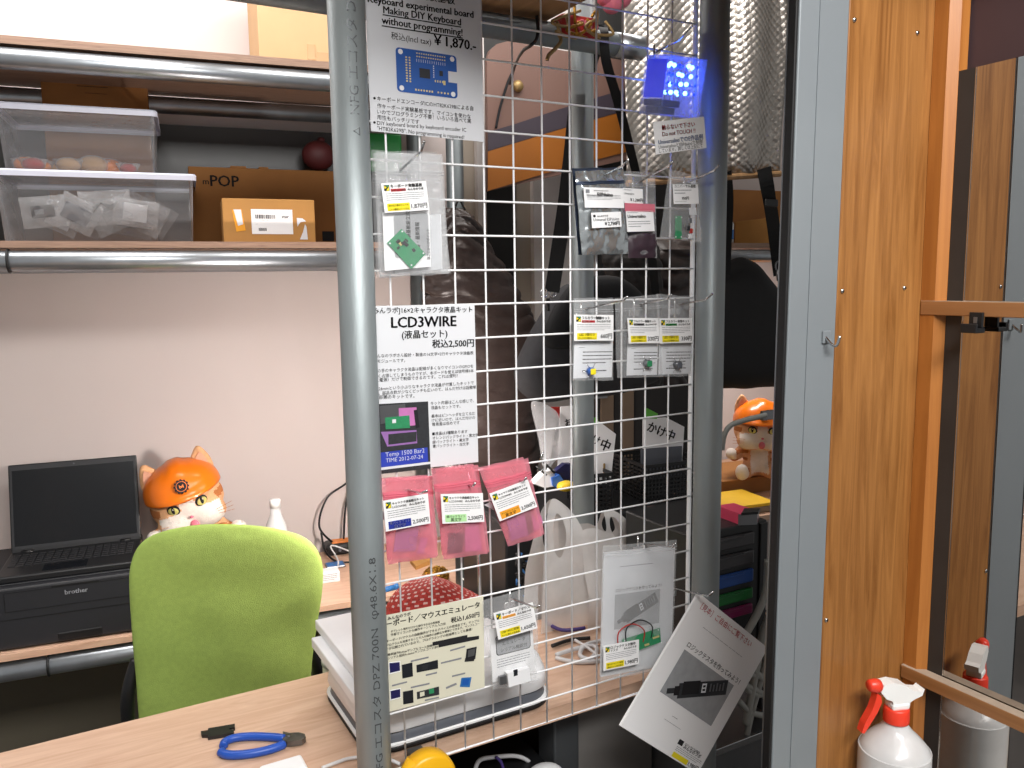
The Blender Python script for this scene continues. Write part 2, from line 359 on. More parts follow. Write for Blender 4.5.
class Card:
    """a sheet with print: TL, TR, BL world points; fractions u to the right, v downward"""
    def __init__(s, TL, TR, BL, m='paper', th=.0006, back=True, mb=None):
        s.o = V(TL); s.U = V(TR)-s.o; s.W = V(BL)-s.o; s.w = s.U.length; s.h = s.W.length
        s.ex = s.U.normalized(); s.ey = s.W.normalized(); s.n = s.ey.cross(s.ex).normalized()   # towards the viewer
        s.mb = mb or MB()
        if back: s.mb.prism([s.o, s.o+s.W, s.o+s.W+s.U, s.o+s.U], -s.n*th, m)
    def p(s, u, v, l=.0004): return s.o+s.U*u+s.W*v+s.n*l
    def poly(s, pts, m, l=.0004):
        s.mb.add([s.p(u, v, l) for u, v in pts], [tuple(range(len(pts)))], m); return s
    def rect(s, u0, v0, u1, v1, m, l=.0004): return s.poly([(u0, v0), (u0, v1), (u1, v1), (u1, v0)], m, l)
    def rrect(s, u0, v0, u1, v1, r, m, l=.0004):
        pts = []; rx = r/s.w; ry = r/s.h
        for cx, cy, a in ((u1-rx, v0+ry, -90), (u1-rx, v1-ry, 0), (u0+rx, v1-ry, 90), (u0+rx, v0+ry, 180)):
            for k in range(5): t = rad(a+22.5*k); pts.append((cx+rx*math.cos(t), cy+ry*math.sin(t)))
        return s.poly(pts[::-1], m, l)
    def disc(s, u, v, r, m, l=.0006, n=14): return s.poly([(u+r/s.w*math.cos(-2*PI*k/n), v+r/s.h*math.sin(-2*PI*k/n)) for k in range(n)], m, l)
    def text(s, t, u0, v, u1, m='ink', bold=0, l=.0006, hmax=None, tilt=0, align='l'):
        vs, fs, wd = glyphs(t, bold); k = (u1-u0)*s.w/wd; ky = k
        if hmax and k*.75 > hmax*s.h: ky = k = hmax*s.h/.75
        du = 0
        if align == 'c': du = ((u1-u0)*s.w-k*wd)/2
        if align == 'r': du = ((u1-u0)*s.w-k*wd)
        b = s.o+s.U*u0+s.W*v+s.n*l; ex = s.ex*math.cos(tilt)+s.ey*math.sin(tilt); ey = s.ey*math.cos(tilt)-s.ex*math.sin(tilt)
        s.mb.add([b+ex*(x*k+du)-ey*(y*ky) for x, y in vs], fs, m); return s
    def lines(s, u0, v0, u1, v1, n, m='ink_grey', fill=.26, seed=0):
        """fine print too small to read: broken dashes"""
        rn = random.Random(seed); dv = (v1-v0)/n
        for i in range(n):
            u = u0; ue = u1 if i < n-1 else u0+(u1-u0)*rn.uniform(.4, .9)
            while u < ue:
                e = min(ue, u+rn.uniform(.03, .12)*(u1-u0)); s.rect(u, v0+dv*i, e, v0+dv*(i+fill), m); u = e+.012*(u1-u0)
        return s
def cardY(TL, TR, BL, Y, m='paper', th=.0006): return Card(onY(*TL, Y), onY(*TR, Y), onY(*BL, Y), m, th)
def fr(card, x, y, Y):
    d = onY(x, y, Y)-card.o; U, W = card.U, card.W
    uu, uw, ww = U.dot(U), U.dot(W), W.dot(W); a, b = d.dot(U), d.dot(W); k = uu*ww-uw*uw
    return (a*ww-b*uw)/k, (b*uu-a*uw)/k
def ptext(card, t, a, b, Y, m='ink', bold=0, l=.0006):
    """text whose baseline runs from measured point a to measured point b"""
    p = onY(*a, Y); q = onY(*b, Y); ex = (q-p); L = ex.length; ex.normalize(); ey = card.n.cross(ex)
    vs, fs, wd = glyphs(t, bold); k = L/wd
    card.mb.add([p+card.n*l+ex*(x*k)+ey*(y*k) for x, y in vs], fs, m)
def prect(card, x0, y0, x1, y1, Y, m, l=.0004):
    """upright-in-plane rectangle through two measured corners, turned with the sheet"""
    a = fr(card, x0, y0, Y); b = fr(card, x1, y1, Y); card.rect(a[0], a[1], b[0], b[1], m, l)

# ================================================================== the setting
struct('floor', MB().box((-3, -1.6, -.05), (3.6, 4.2, 0), 'floor_grey'))
struct('ceiling', MB().box((-3, -1.6, 2.95), (3.6, 4.2, 3.0), 'ceiling_white'))
WD = 2.74
def sband(name, x0, x1, d, m, z0=0, z1=2.95, th=.03, y=230):
    a = sz(x0, y, d)[0]; b = sz(x1, y, d)[0]
    return struct(name, MB(SHM).box((a, d, z0), (b, d+th, z1), m))
s_wall = sz(463, 230, WD)[0]
struct('wall_back', MB(SHM).box((-2.6, WD, 0), (s_wall, WD+.05, 2.95), 'wall_white'))
sband('trim_1', 463, 478.5, 2.70, 'wall_beige'); sband('trim_2', 478.5, 487, 2.66, 'trim_white')
sband('door_1', 487, 515, 2.68, 'trim_black'); sband('wall_middle', 515, 534, 2.69, 'wall_beige')
sband('trim_3', 534, 600, 2.66, 'trim_white'); sband('door_2', 600, 632, 2.60, 'trim_black')
sband('wall_dark', 632, 690, 2.72, 'wall_dark')
WR = 3.2
mat('panel_olive', '#6a6354', .7, 0, .08, 5); mat('back_sheet', '#2b2826', .4, 0, .15, 6, .4, 12)
struct('wall_rear', MB(SHM).box((.8, WR, 0), (3.6, WR+.05, 2.95), 'wall_white'))

# right-hand sash post: veneer panel, grey metal column, rubber strip, mirror frame post
PY = .715
def zc(y0, y1): return (y0, y1)
xg0 = onY(789.5, 277, PY).x; xg1 = onY(837, 277, PY).x; xr0 = onY(775, 277, PY).x
col = thing('metal_column', 'grey painted metal column left of the brown veneer panel', 'column', (xg0, PY, 0))
part('column_body', tilt(MB().box((xg0+.001, PY, 0), (xg1, PY+.012, 2.6), 'column_grey', .002).box((xg0+.034, PY-.0012, 0), (xg1-.001, PY+.001, 2.6), 'column_grey'), .011), col)
part('rubber_seal', tilt(MB().box((xg0-.004, PY+.001, 0), (xg0+.0008, PY+.0125, 2.6), 'rubber_black', .001).box((xg0-.0035, PY+.013, 0), (xg0+.001, PY+.015, 2.6), 'tin_grey'), .011), col, 'black rubber strip along the left edge')
hk = MB(); p = onY(825, 340, PY); hk.box((p.x-.008, PY-.004, p.z-.004), (p.x+.006, PY-.0012, p.z+.012), 'column_grey', .001)
hk.tube(spline([p+V((-.003, -.003, .004)), p+V((-.003, -.012, -.004)), p+V((0, -.018, -.006)), p+V((.003, -.02, .006))], 5), .0018, 'chrome', 8)
solo('wall_hook', hk, 'small metal hook stuck on the grey metal column', 'hook')
xp1 = 1.045
pan = thing('veneer_panel', 'tall brown wood veneer panel with screws beside the mirror', 'panel', (xg1, PY, 0))
part('panel_board', tilt(MB().box((xg1+.0015, PY, 0), (xp1, PY+.03, 2.6), 'veneer', .0015), .011, (xg1, xp1)), pan)
for (x, y) in ((854, 20), (917, 33), (842, 291), (904, 288), (826, 620)):
    q = onY(x, y, PY); s = MB(); s.lathe([(.0001, -.0022), (.0022, -.0022), (.0030, -.0012), (.0032, 0)], (q.x, PY, q.z), 'chrome', 12, axis='Y')
    s.box((q.x-.0004, PY-.0026, q.z-.0016), (q.x+.0004, PY-.002, q.z+.0016), 'rubber_black')
    part('screw', s, pan)
XM = 1.052
fp = thing('wall_mirror', 'large wall mirror with orange brown wooden post and two crossbars', 'mirror', (1.045, .70, 0))
part('frame_post', MB().prism([(1.040, PY-.0005, 0), (1.040, .694, 0), (1.052, .685, 0), (1.07, .685, 0), (1.07, PY-.0005, 0)], (0, 0, 2.6), 'oak_trim'), fp)
zb = onX(1024, 303, 1.04).z; zu0, zu1 = onX(930, 315, 1.04).z, onX(930, 301, 1.04).z
part('crossbar', MB().box((1.0385, .18, zu0), (1.0515, .7135, zu1), 'oak_bar', .001).box((1.039, .18, zu1-.0004), (1.0512, .7135, zu1+.0004), 'bar_dust'), fp)
zl1 = onX(904, 664, 1.04).z; zl0 = onX(903, 676, 1.04).z
part('crossbar', MB().box((1.0345, .18, zl0), (1.0515, .7135, zl1), 'oak_bar', .001).box((1.035, .18, zl1-.0004), (1.0512, .7135, zl1+.0004), 'bar_dust'), fp, 'lower crossbar, dusty on top')
def hookclip(px, py):
    q = onX(px, py, 1.037); h = MB()
    h.box((1.034, q.y-.009, q.z-.014), (1.0384, q.y+.009, q.z+.006), 'black_plastic', .001)
    h.box((1.020, q.y-.011, q.z-.020), (1.0384, q.y+.011, q.z-.014), 'black_plastic', .001)
    h.box((1.019, q.y-.011, q.z-.020), (1.0225, q.y+.011, q.z-.008), 'black_plastic', .001)
    h.box((1.0335, q.y-.0025, q.z-.008), (1.0342, q.y+.0025, q.z), 'tin_grey')
    solo('bar_hook', h, 'black plastic hook on the upper crossbar in front of the mirror', 'hook')
hookclip(977, 317)
ZMT = 1.921
mir = fp
part('edge_board', MB().box((XM+.0005, .662, .3), (XM+.012, .6848, ZMT), 'black_board'), mir)
part('glass', MB().box((XM+.001, -.3, .3), (XM+.010, .6618, ZMT), 'mirror_glass'), mir)
part('glass_edge', MB().box((XM+.0002, .6612, .3), (XM+.001, .6622, ZMT), 'chrome'), mir)
wr = MB().box((1.075, -1.6, 0), (1.11, .75, 2.95), 'wall_purple')
struct('wall_right', wr)
tr = MB()
for z in (2.02, 2.16): tr.box((1.066, -1.0, z), (1.075, .684, z+.012), 'wall_purple', .002)
for y in (.56, .44, .25): tr.box((1.067, y-.004, 1.93), (1.075, y+.004, 2.6), 'wall_dark', .001)
struct('trim_4', tr)
struct('trim_5', MB().box((1.066, -.3, .27), (1.075, .684, .3), 'wall_dark'))
# ledge under the mirror with the spray bottle
BZ = .858
struct('trim_6', MB().box((.80, .30, BZ-.03), (XM, PY-.001, BZ), 'ledge_white', .003))

def spray_bottle():
    ax = .668; q = onY(896, 720, ax); x, y = q.x, ax
    t = thing('spray_bottle', 'white spray bottle with red nozzle, trigger and collar before the mirror', 'spray bottle', (x, y, BZ))
    zs = onY(896, 728, ax).z
    zn = onY(896, 720, ax).z; zc1 = onY(896, 706, ax).z; zh = onY(896, 684, ax).z
    pr = [(.001, BZ), (.040, BZ), (.0455, BZ+.006), (.0465, BZ+.02), (.0465, zn-.052), (.0455, zn-.042), (.041, zn-.033), (.031, zn-.022), (.021, zn-.012), (.0155, zn-.003), (.0145, zn+.003), (.001, zn+.003)]
    part('bottle_body', MB().lathe(spline([(r, 0, z) for r, z in pr], 4) and [(max(.0005, p.x), p.z) for p in spline([(r, 0, z) for r, z in pr], 4)], (x, y, 0), 'bottle_film', 40), t)
    part('collar', MB().lathe([(.001, zn-.001), (.0165, zn-.001), (.0170, zn+.001), (.0165, zc1-.003), (.0155, zc1-.001), (.001, zc1-.001)], (x, y, 0), 'spray_red', 36), t, 'red collar')
    R = Mx.Translation((x, y, 0)) @ Mx.Rotation(rad(-20), 4, 'Z')
    out = [(-.030, zh-.006), (-.026, zh+.004), (-.012, zh+.006), (.006, zh+.001), (.018, zh-.008), (.030, zh-.010), (.034, zh-.007), (.031, zh-.016), (.020, zh-.020), (.0135, zh-.024), (.0125, zc1), (-.010, zc1), (-.0125, zh-.020), (-.022, zh-.016)]
    part('spray_head', MB().prism([(a, -.0095, b) for a, b in out], (0, .019, 0), 'spray_white', T=R).box((-.0125, -.011, zc1-.002), (.0125, .011, zc1+.008), 'spray_white', .003, T=R), t)
    nzl = MB().tube([R @ V((-.028, 0, zh-.001)), R @ V((-.034, 0, zh)), R @ V((-.042, 0, zh+.001)), R @ V((-.044, 0, zh+.001))], [.009, .0095, .008, .006], 'spray_red', 16)
    part('nozzle', nzl, t, 'red nozzle')
    tg = [(-.034, zh-.010), (-.028, zh-.012), (-.026, zh-.022), (-.032, zh-.036), (-.042, zh-.052), (-.050, zh-.064), (-.054, zh-.063), (-.050, zh-.050), (-.040, zh-.032), (-.036, zh-.020)]
    part('trigger', MB().prism([(a, -.006, b) for a, b in tg], (0, .012, 0), 'spray_red', T=R), t, 'red trigger')
    part('dip_tube', MB().tube([(x, y, BZ+.012), (x, y, zn)], .002, 'spray_white', 8), t)
spray_bottle()

# ================================================================== stall frame pipes
PR = .0243
def wrap_text(mb, t, cx, cy, zbase, hgt, ang, m='ink_grey', length=None):
    """marking printed up the pipe, letters turned a quarter"""
    vs, fs, wd = glyphs(t); k = length/wd if length else hgt
    out = []
    for x, y in vs:
        a = ang-(y*hgt)/PR; out.append((cx+(PR+.0003)*math.cos(a), cy+(PR+.0003)*math.sin(a), zbase+x*k))
    mb.add(out, fs, m)
def pole(name, cx, cy, z0, z1, label, marks=()):
    t = thing(name, label, 'pole', (cx, cy, z0))
    mb = MB().lathe([(PR, z0), (PR, z1)], (cx, cy, 0), 'steel', 40)
    for mk in marks: wrap_text(mb, *mk)
    part('pipe', mb, t)
    part('base_plate', MB().lathe([(.001, z0), (.05, z0), (.05, z0+.006), (PR+.004, z0+.008), (PR+.004, z0+.05), (.001, z0+.05)], (cx, cy, 0), 'dark_metal', 32), t)
    return t
LX, RX, FY = .3555, .98, 1.064
zz = lambda y: onY(355, y, FY-.02).z
a_l = -rad(80)
mk = [('NFG エコスタ DP', LX, FY, zz(115), .017, a_l, 'dark_metal', zz(-6)-zz(115)), ('△', LX, FY, zz(136), .012, a_l, 'dark_metal'),
      ('NFG エコスタ DPZ 700N  φ48.6X1.8', LX, FY, zz(785), .014, a_l, 'dark_metal', zz(560)-zz(785)),
      ('©', LX, FY, zz(566), .010, a_l, 'dark_metal')]
pole('steel_pipe_pole', LX, FY, 0, 2.6, 'thick galvanized steel pole with printed markings, left edge of wire grid', mk)
pole('steel_pipe_pole', RX, FY, 0, 2.6, 'thick galvanized steel pole at the right edge of the wire grid')
rp = onY(583, 300, 1.51)
pole('steel_pipe_pole', 1.038, 1.5365, 0, 2.6, 'steel pole behind the wire grid, standing at the far edge of the table')
rl = thing('pipe_rail', 'horizontal steel pipe rail with shiny capped end, high behind the grid', 'rail', (.3, 1.5, 2.13))
rz_ = (onY(643, 61, 1.5).z+onY(643, 35, 1.5).z)/2-.002
rxe = onY(642, 48, 1.5).x
part('pipe', MB().tube([(-.6, 1.5, rz_), (rxe-.075, 1.5, rz_)], PR, 'steel', 32), rl)
part('end_cap', MB().tube([(rxe-.075, 1.5, rz_), (rxe-.004, 1.5, rz_), (rxe, 1.5, rz_)], [PR+.001, PR+.001, PR-.003], 'rail_steel', 32), rl, 'shiny end cap')
zr = rz_+PR
solo('roof_shade_board', MB().box((.30, .44, zr+.006), (.935, 1.62, zr+.02), 'plywood', .001).box((.935, .44, zr+.006), (1.30, 1.03, zr+.02), 'plywood', .001), 'plywood roof board on the high pipe rail, with an unseen front part added for shade', 'board')  # front half out of view is added to shade the upper posters and pillar

# ================================================================== front table
TZ = .925
tb = thing('table', 'pale wood grain counter table under the wire grid', 'table', (.3, 1.28, 0))
part('table_top', MB().prism([(-1.2, .98, TZ-.026), (.312, .98, TZ-.026), (.312, 1.135, TZ-.026), (1.32, 1.135, TZ-.026), (1.32, 1.464, TZ-.026), (-1.2, 1.464, TZ-.026)], (0, 0, .026), 'table_wood'), tb)
part('apron_panel', MB().box((.30, 1.40, .05), (1.0, 1.42, TZ-.03), 'brown_panel'), tb)
part('side_panel', MB().box((.775, 1.215, .05), (.985, 1.23, TZ-.05), 'grey_panel', .002), tb, 'grey panel under the table top'); part('support_post', MB().box((.745, 1.20, .0), (.80, 1.26, TZ-.027), 'dark_metal', .004), tb); part('support_post', MB().box((.86, 1.30, 0), (.92, 1.36, TZ-.027), 'dark_metal', .003), tb)
for x in (-1.1, 1.25):
    for y in (1.18, 1.43): part('leg', MB().box((x-.02, y-.02, 0), (x+.02, y+.02, TZ-.03), 'dark_metal', .003), tb)

# ================================================================== back shelving rack
RD = 2.2485; RB = 2.68; s0, s1 = -.95, .72
rk = thing('pipe_shelving', 'steel pipe shelving with wooden boards against the white wall', 'shelving', sh(0, RD, 0), TH)
UZ, LZ, DZ = 2.179, 1.719, .7155
for (d, zs) in ((RD, (UZ, LZ, DZ)), (RB, (UZ, LZ, DZ))):
    for z in zs: part('rail', MB(SHM).tube([(s0, d, z), (s1-PR, d, z)], PR, 'rail_steel', 32), rk)
for d in (RD, RB):
    part('upright', MB(SHM).lathe([(PR, 0), (PR, 2.7)], (s1, d, 0), 'steel_dark', 32), rk)
    part('upright', MB(SHM).lathe([(PR, 0), (PR, 2.7)], (s0, d, 0), 'steel', 32), rk)
UT, LT, DT = UZ+PR+.024, LZ+PR+.022, DZ+PR+.024
part('shelf_board', MB(SHM).box((s0, RD-.012, UZ+PR+.006), (s1-.03, RB+.02, UT), 'board_edge'), rk)
part('shelf_board', MB(SHM).box((s0, RD-.012, LZ+PR+.006), (s1-.03, RB+.02, LT), 'board_edge'), rk)
part('desk_board', MB(SHM).box((s0, RD-.015, DZ+PR+.008), (sz(528, 590, RD)[0], RB+.02, DT), 'desk_wood'), rk)
part('rail', MB(SHM).tube([(s1+PR, RD, DZ), (sz(528, 590, RD)[0], RD, DZ)], PR, 'rail_steel', 32), rk)
def tie(px, z, d=RD):
    s = sz(px, 262, d)[0]; pts = [V((s, d+(PR+.002)*math.cos(2*PI*k/24), z+(PR+.002)*math.sin(2*PI*k/24))) for k in range(24)]
    part('cable_tie', MB(SHM).tube(pts, .003, 'rubber_black', 6, closed=True), rk, 'black cable tie')
tie(9, LZ); tie(13, DZ)
part('back_panel', MB(SHM).box((s0+.05, RB+.022, LT), (s1-.05, RB+.03, UZ-.05), 'back_sheet'), rk)
part('back_panel', MB(SHM).box((s0+.05, RB+.022, .05), (s1-.05, RB+.03, DZ-.05), 'panel_olive'), rk)
lp = onS(432, 425, 1.72); lbx, lby = lp.x, 1.42
lamp = thing('desk_lamp', 'white desk lamp on the table, turned to the wall, hidden behind the middle left poster', 'lamp', (lbx, lby, TZ))
part('base', MB().lathe([(.001, TZ), (.035, TZ), (.035, TZ+.008), (.008, TZ+.014), (.001, TZ+.014)], (lbx, lby, 0), 'white_plastic', 28), lamp)
part('stem', MB().tube(spline([(lbx, lby, TZ+.012), (lbx, lby+.01, TZ+.25), (lbx, lby+.08, lp.z-.02), tuple(lp-SN*.03)], 6), .004, 'chrome', 10), lamp)
LT_ = Mx.Translation(lp) @ (SN-SD*.30+V((0, 0, -.42))).to_track_quat('Z', 'Y').to_matrix().to_4x4()
part('lamp_shade', MB().lathe([(.006, -.045), (.02, -.045), (.055, .02), (.053, .02), (.018, -.042), (.006, -.042)], (0, 0, 0), 'white_plastic', 28, T=LT_), lamp)
part('bulb', MB().ball((0, 0, -.015), .018, 'lamp_white', 16, 10, T=LT_), lamp)
dl = area('desk_lamp_light', LT_ @ V((0, 0, .022)), LT_ @ V((0, 0, 1)), .09, .09, 8.5, (1, .89, .83))
pl2 = bpy.data.lights.new('desk_lamp_glow', 'POINT'); pl2.energy = 3.2; pl2.color = (1, .89, .83); pl2.shadow_soft_size = .03
po2 = bpy.data.objects.new('desk_lamp_glow', pl2); COL.objects.link(po2); po2.location = LT_ @ V((0, 0, .06))

# ---- boxes on the shelves
def pbox(x0, x1, d0, d1, z0, z1, label, name='storage_box'):
    """tapered translucent box with a lidded rim, author space = shelf coordinates"""
    t = thing(name, label, 'storage box', sh((x0+x1)/2, d0, z0), TH, 'translucent storage boxes')
    i = .012; c = .012
    body = MB(SHM); th = .0018
    def loop(k, z, ins):
        pts = []; a0, a1, b0, b1 = x0+ins, x1-ins, d0+ins, d1-ins
        for cx, cy, a in ((a1-c, b0+c, -90), (a1-c, b1-c, 0), (a0+c, b1-c, 90), (a0+c, b0+c, 180)):
            for q in range(5): tt = rad(a+22.5*q); pts.append((cx+c*math.cos(tt), cy+c*math.sin(tt), z))
        return pts
    L = [loop(0, z0, i), loop(0, z1-.012, .004), loop(0, z1-.012, .002)]
    vs = L[0]+L[1]; n = len(L[0]); fs = [tuple(range(n))]+[(k, (k+1) % n, n+(k+1) % n, n+k) for k in range(n)]
    body.add(vs, fs, 'box_plastic', True)
    part('box_body', body, t)
    lid = MB(SHM); A = [loop(0, z1-.016, -.004), loop(0, z1-.004, -.005), loop(0, z1, -.002), loop(0, z1-.001, .008), loop(0, z1-.005, .011)]
    vs = sum(A, []); fs = []
    for r in range(4): fs += [(r*n+k, r*n+(k+1) % n, (r+1)*n+(k+1) % n, (r+1)*n+k) for k in range(n)]
    fs.append(tuple(range(4*n, 5*n)))
    lid.add(vs, fs, ['lid_plastic']*(len(fs)-n-1)+['box_plastic']*(n+1), False); part('lid', lid, t)
    return t
bx1 = sz(196, 205, 2.29)[0]; bx0 = sz(-6, 205, 2.29)[0]
pbox(bx0, bx1, 2.29, 2.60, LT, 1.937, 'large translucent storage box of zip bags, lower of the stack of two')
ux1 = sz(157, 140, 2.31)[0]; ux0 = sz(-5, 140, 2.31)[0]
pbox(ux0, ux1, 2.31, 2.60, 1.9385, 2.094, 'translucent storage box of orange wrapped sweets, on top of the other box')
def pillow(mb, c, sx, sy, sz_, m, seed, T=None, wr=.25, nu=14, nv=10):
    rn = random.Random(seed); off = V((rn.random()*50, rn.random()*50, 0))
    vs = []
    def fn(sg):
        def f(u, v):
            b = (max(0, math.sin(PI*u))*max(0, math.sin(PI*v)))**.45
            n = nz.noise(V((u*4, v*4, 0))+off)*wr
            return (T or Mx()) @ V(((u-.5)*sx, sg*b*sz_*(.5+n)+nz.noise(V((u*3, v*3, 9))+off)*sz_*.4, (v-.5)*sy))+V(c)
        return f
    mb.grid(fn(-1), nu, nv, m); mb.grid(lambda u, v: fn(1)(1-u, v), nu, nv, m)
def rot(ax, ay, az): return Mx.Rotation(az, 4, 'Z') @ Mx.Rotation(ay, 4, 'Y') @ Mx.Rotation(ax, 4, 'X')
# zip bags inside the lower box, wrapped sweets in the upper one
rb = random.Random(3)
for i in range(12):
    ww = rb.uniform(.09, .13); hh = rb.uniform(.06, .09); a = rb.uniform(-.55, .65); d = 2.345+.075*(i % 3)
    hw = (abs(math.cos(a))*ww+abs(math.sin(a))*hh)/2+.012; hz2 = (abs(math.cos(a))*hh+abs(math.sin(a))*ww)/2+.008
    s = bx0+.03+hw+(bx1-bx0-.06-2*hw)*(i/11); zc_ = max(LT+.006+hz2, min(1.915-hz2, LT+rb.uniform(.04, .10)))
    T = rot(rb.uniform(-.35, .25), a, 0); mb = MB(SHM); TT = Mx.Translation((s, d, zc_)) @ T
    pillow(mb, (s, d, zc_), ww, hh, .020, 'clear_film_dense', i, T, wr=.8)
    k = i % 4
    if k == 1: mb.box((-.030, -.003, -.02), (.026, .003, .024), 'paper', T=TT)
    elif k == 2:
        for q in range(4): mb.tube([TT @ V((x, -.004+.002*q, z)) for x, z in ((-.03, -.01+.005*q), (-.01, .012), (.012, -.006+.004*q), (.03, .014))], .0022, 'cable_black', 6)
    elif k == 3: mb.box((-.034, -.006, -.022), (.030, .006, .020), 'grey_plastic', .003, T=TT)
    else: mb.box((-.028, -.005, -.014), (.024, .005, .016), 'chip', .003, T=TT).box((-.02, -.0065, -.006), (.0, -.004, .006), 'tin_grey', .001, T=TT)
    solo('zip_bag', mb, 'crumpled clear zip bag of parts packed in the lower storage box', 'zip bag', group='zip bags in the lower storage box')
sw = [(33, 160, .022, 'red_item'), (24, 152, .025, 'pen_orange'), (52, 160, .018, 'cardboard_pale'), (68, 158, .024, 'cardboard_pale'), (92, 160, .030, 'cardboard_pale'), (108, 162, .028, 'pen_orange'), (128, 166, .018, 'red_item'), (40, 164, .02, 'pen_orange'), (80, 164, .02, 'pen_orange')]
for i, (x, y, r, m) in enumerate(sw):
    s, z = sz(x, y, 2.36); z = 1.9405+r*.75; mb = MB(SHM)
    mb.ball((s, 2.36+.02*(i % 3), z), (r*1.15, r, r*.72), m, 14, 8)
    for sg in (-1, 1): mb.lathe([(.0015, 0), (.006, .006), (.012, .016), (.011, .017), (.001, .004)], (s+sg*r*.98, 2.36+.02*(i % 3), z-.004), 'clear_film_dense', 10)
    mb.ball((s, 2.36+.02*(i % 3), z), (r*1.25, r*1.1, r*.82), 'clear_film', 14, 8)
    solo('wrapped_sweet', mb, 'orange and cream wrapped sweet inside the upper storage box', 'sweet', group='wrapped sweets in the upper storage box')

def carton(name, x0, x1, d0, d1, z0, z1, m, label, tilt=0, seam=None):
    t = thing(name, label, 'box', sh((x0+x1)/2, d0, z0), TH)
    part('carton', MB(SHM).box((x0, d0, z0), (x1, d1, z1), m, .0025), t)
    return t
def scard(x0, z1, x1, z0, d): return Card(sh(x0, d, z1), sh(x1, d, z1), sh(x0, d, z0), back=False)
cx0, cx1 = sz(190, 200, 2.57)[0], sz(345, 200, 2.57)[0]; cz = sz(240, 168, 2.57)[1]
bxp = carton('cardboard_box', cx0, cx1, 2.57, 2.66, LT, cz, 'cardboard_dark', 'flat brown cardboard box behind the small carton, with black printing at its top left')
cd = scard(cx0, cz, cx1, LT, 2.5697)
u0 = (sz(210, 180, 2.57)[0]-cx0)/(cx1-cx0); u1 = (sz(239, 180, 2.57)[0]-cx0)/(cx1-cx0)
cd.text('POP', u0, .235, u1, 'ink', .02); cd.text('m', u0-.045, .215, u0-.008, 'ink', .02)
part('print', cd.mb, bxp, 'black printing', norm=False)
cd = scard(cx0, cz, cx1, LT, 2.5697); cd.rect(.835, .79, .915, .92, 'ink'); part('print', cd.mb, bxp, 'black square mark', norm=False)
zt = cz
for x0, x1 in ((.26, .36), (.44, .5)): part('flap', MB(SHM).box((cx0+(cx1-cx0)*x0, 2.575, zt-.001), (cx0+(cx1-cx0)*x1, 2.62, zt+.006), 'cardboard_dark', .001), bxp)
g_0, g_1 = sz(364, 150, 2.60), sz(402, 150, 2.60)
solo('green_pack', MB(SHM).box((g_0[0], 2.60, cz+.0065), (g_1[0], 2.65, sz(380, 133, 2.60)[1]), 'drawer_green', .006), 'green pack on top of the flat brown box, seen just under the top poster', 'pack')
k0, k1 = sz(223, 220, 2.30)[0], sz(315, 220, 2.30)[0]; kz = sz(270, 199, 2.30)[1]
bxs = carton('cardboard_box', k0, k1, 2.30, 2.42, LT, kz, 'cardboard', 'small tan carton with white address label, front of the middle shelf')
cd = scard(k0, kz, k1, LT, 2.2997)
cd.poly([(.10, .26), (.135, .75), (.235, .72), (.20, .24)], 'label_orange', .0003); cd.poly([(.115, .25), (.155, .62), (.21, .58), (.195, .25)], 'paper', .0005)
cd.rect(.30, .235, .75, .80, 'paper_white', .0004)
rr = random.Random(5); u = .345
while u < .56: wv = rr.choice((.004, .008, .012)); cd.rect(u, .36, u+wv, .45, 'ink', .0006); u += wv+rr.choice((.004, .007))
cd.text('star', .63, .43, .71, 'ink', .02); cd.lines(.39, .475, .53, .52, 1, 'ink'); cd.lines(.33, .27, .43, .30, 1, 'ink'); cd.lines(.345, .57, .37, .6, 1)
u = .375
while u < .46: cd.rect(u, .66, u+.008, .73, 'ink', .0006); u += .0125
cd.poly([(.795, .42), (.80, .62), (.835, .52), (.90, .50), (.86, .43)], 'paper', .0004); cd.poly([(.82, .92), (.91, .92), (.90, .62), (.885, .56), (.86, .74)], 'paper', .0004)
part('address_label', cd.mb, bxs, 'white address label and torn stickers', norm=False)
q0, q1 = sz(41, 100, 2.60)[0], sz(148, 100, 2.60)[0]
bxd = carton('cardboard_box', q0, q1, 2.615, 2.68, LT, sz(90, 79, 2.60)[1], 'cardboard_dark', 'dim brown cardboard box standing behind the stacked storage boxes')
cd = scard(q0, sz(90, 79, 2.60)[1], q1, LT, 2.6147); cd.lines(.33, .036, .68, .05, 1, 'ink'); cd.lines(.40, .075, .65, .085, 1, 'ink'); part('print', cd.mb, bxd, norm=False)
g0, g1 = sz(258, 30, 2.36)[0], sz(345, 30, 2.36)[0]
bxt = carton('cardboard_box', g0, g1, 2.36, 2.66, UT, 2.50, 'cardboard_pale', 'large pale cardboard box on the top shelf of the rack')
gm = sz(307, 40, 2.36)[0]; pz = sz(315, 62, 2.36)[1]
def pxbox(x0, y0, x1, y1, d, th, m, mb=None):
    a, b = sz(x0, y0, d), sz(x1, y1, d); return (mb or MB(SHM)).box((a[0], d, b[1]), (b[0], d+th, a[1]), m)
part('packing_tape', pxbox(307, 44, 316, 60, 2.3592, .0007, 'tape_brown', pxbox(317, 52, 340, 63, 2.3592, .0007, 'tape_brown')), bxt, 'brown packing tape')
part('flap', pxbox(303, 63, 345, 67.5, 2.335, .024, 'cardboard'), bxt)
mb = MB(SHM); sp = sz(318, 148, 2.62); mb.ball((sp[0], 2.62, cz+.052), (.050, .034, .045), 'red_dull', 20, 12); mb.ball((sp[0]+.01, 2.62, cz+.098), (.012, .012, .010), 'red_dull', 12, 8)
solo('red_pouch', mb, 'dim red rounded pouch on top of the flat brown cardboard box', 'pouch')

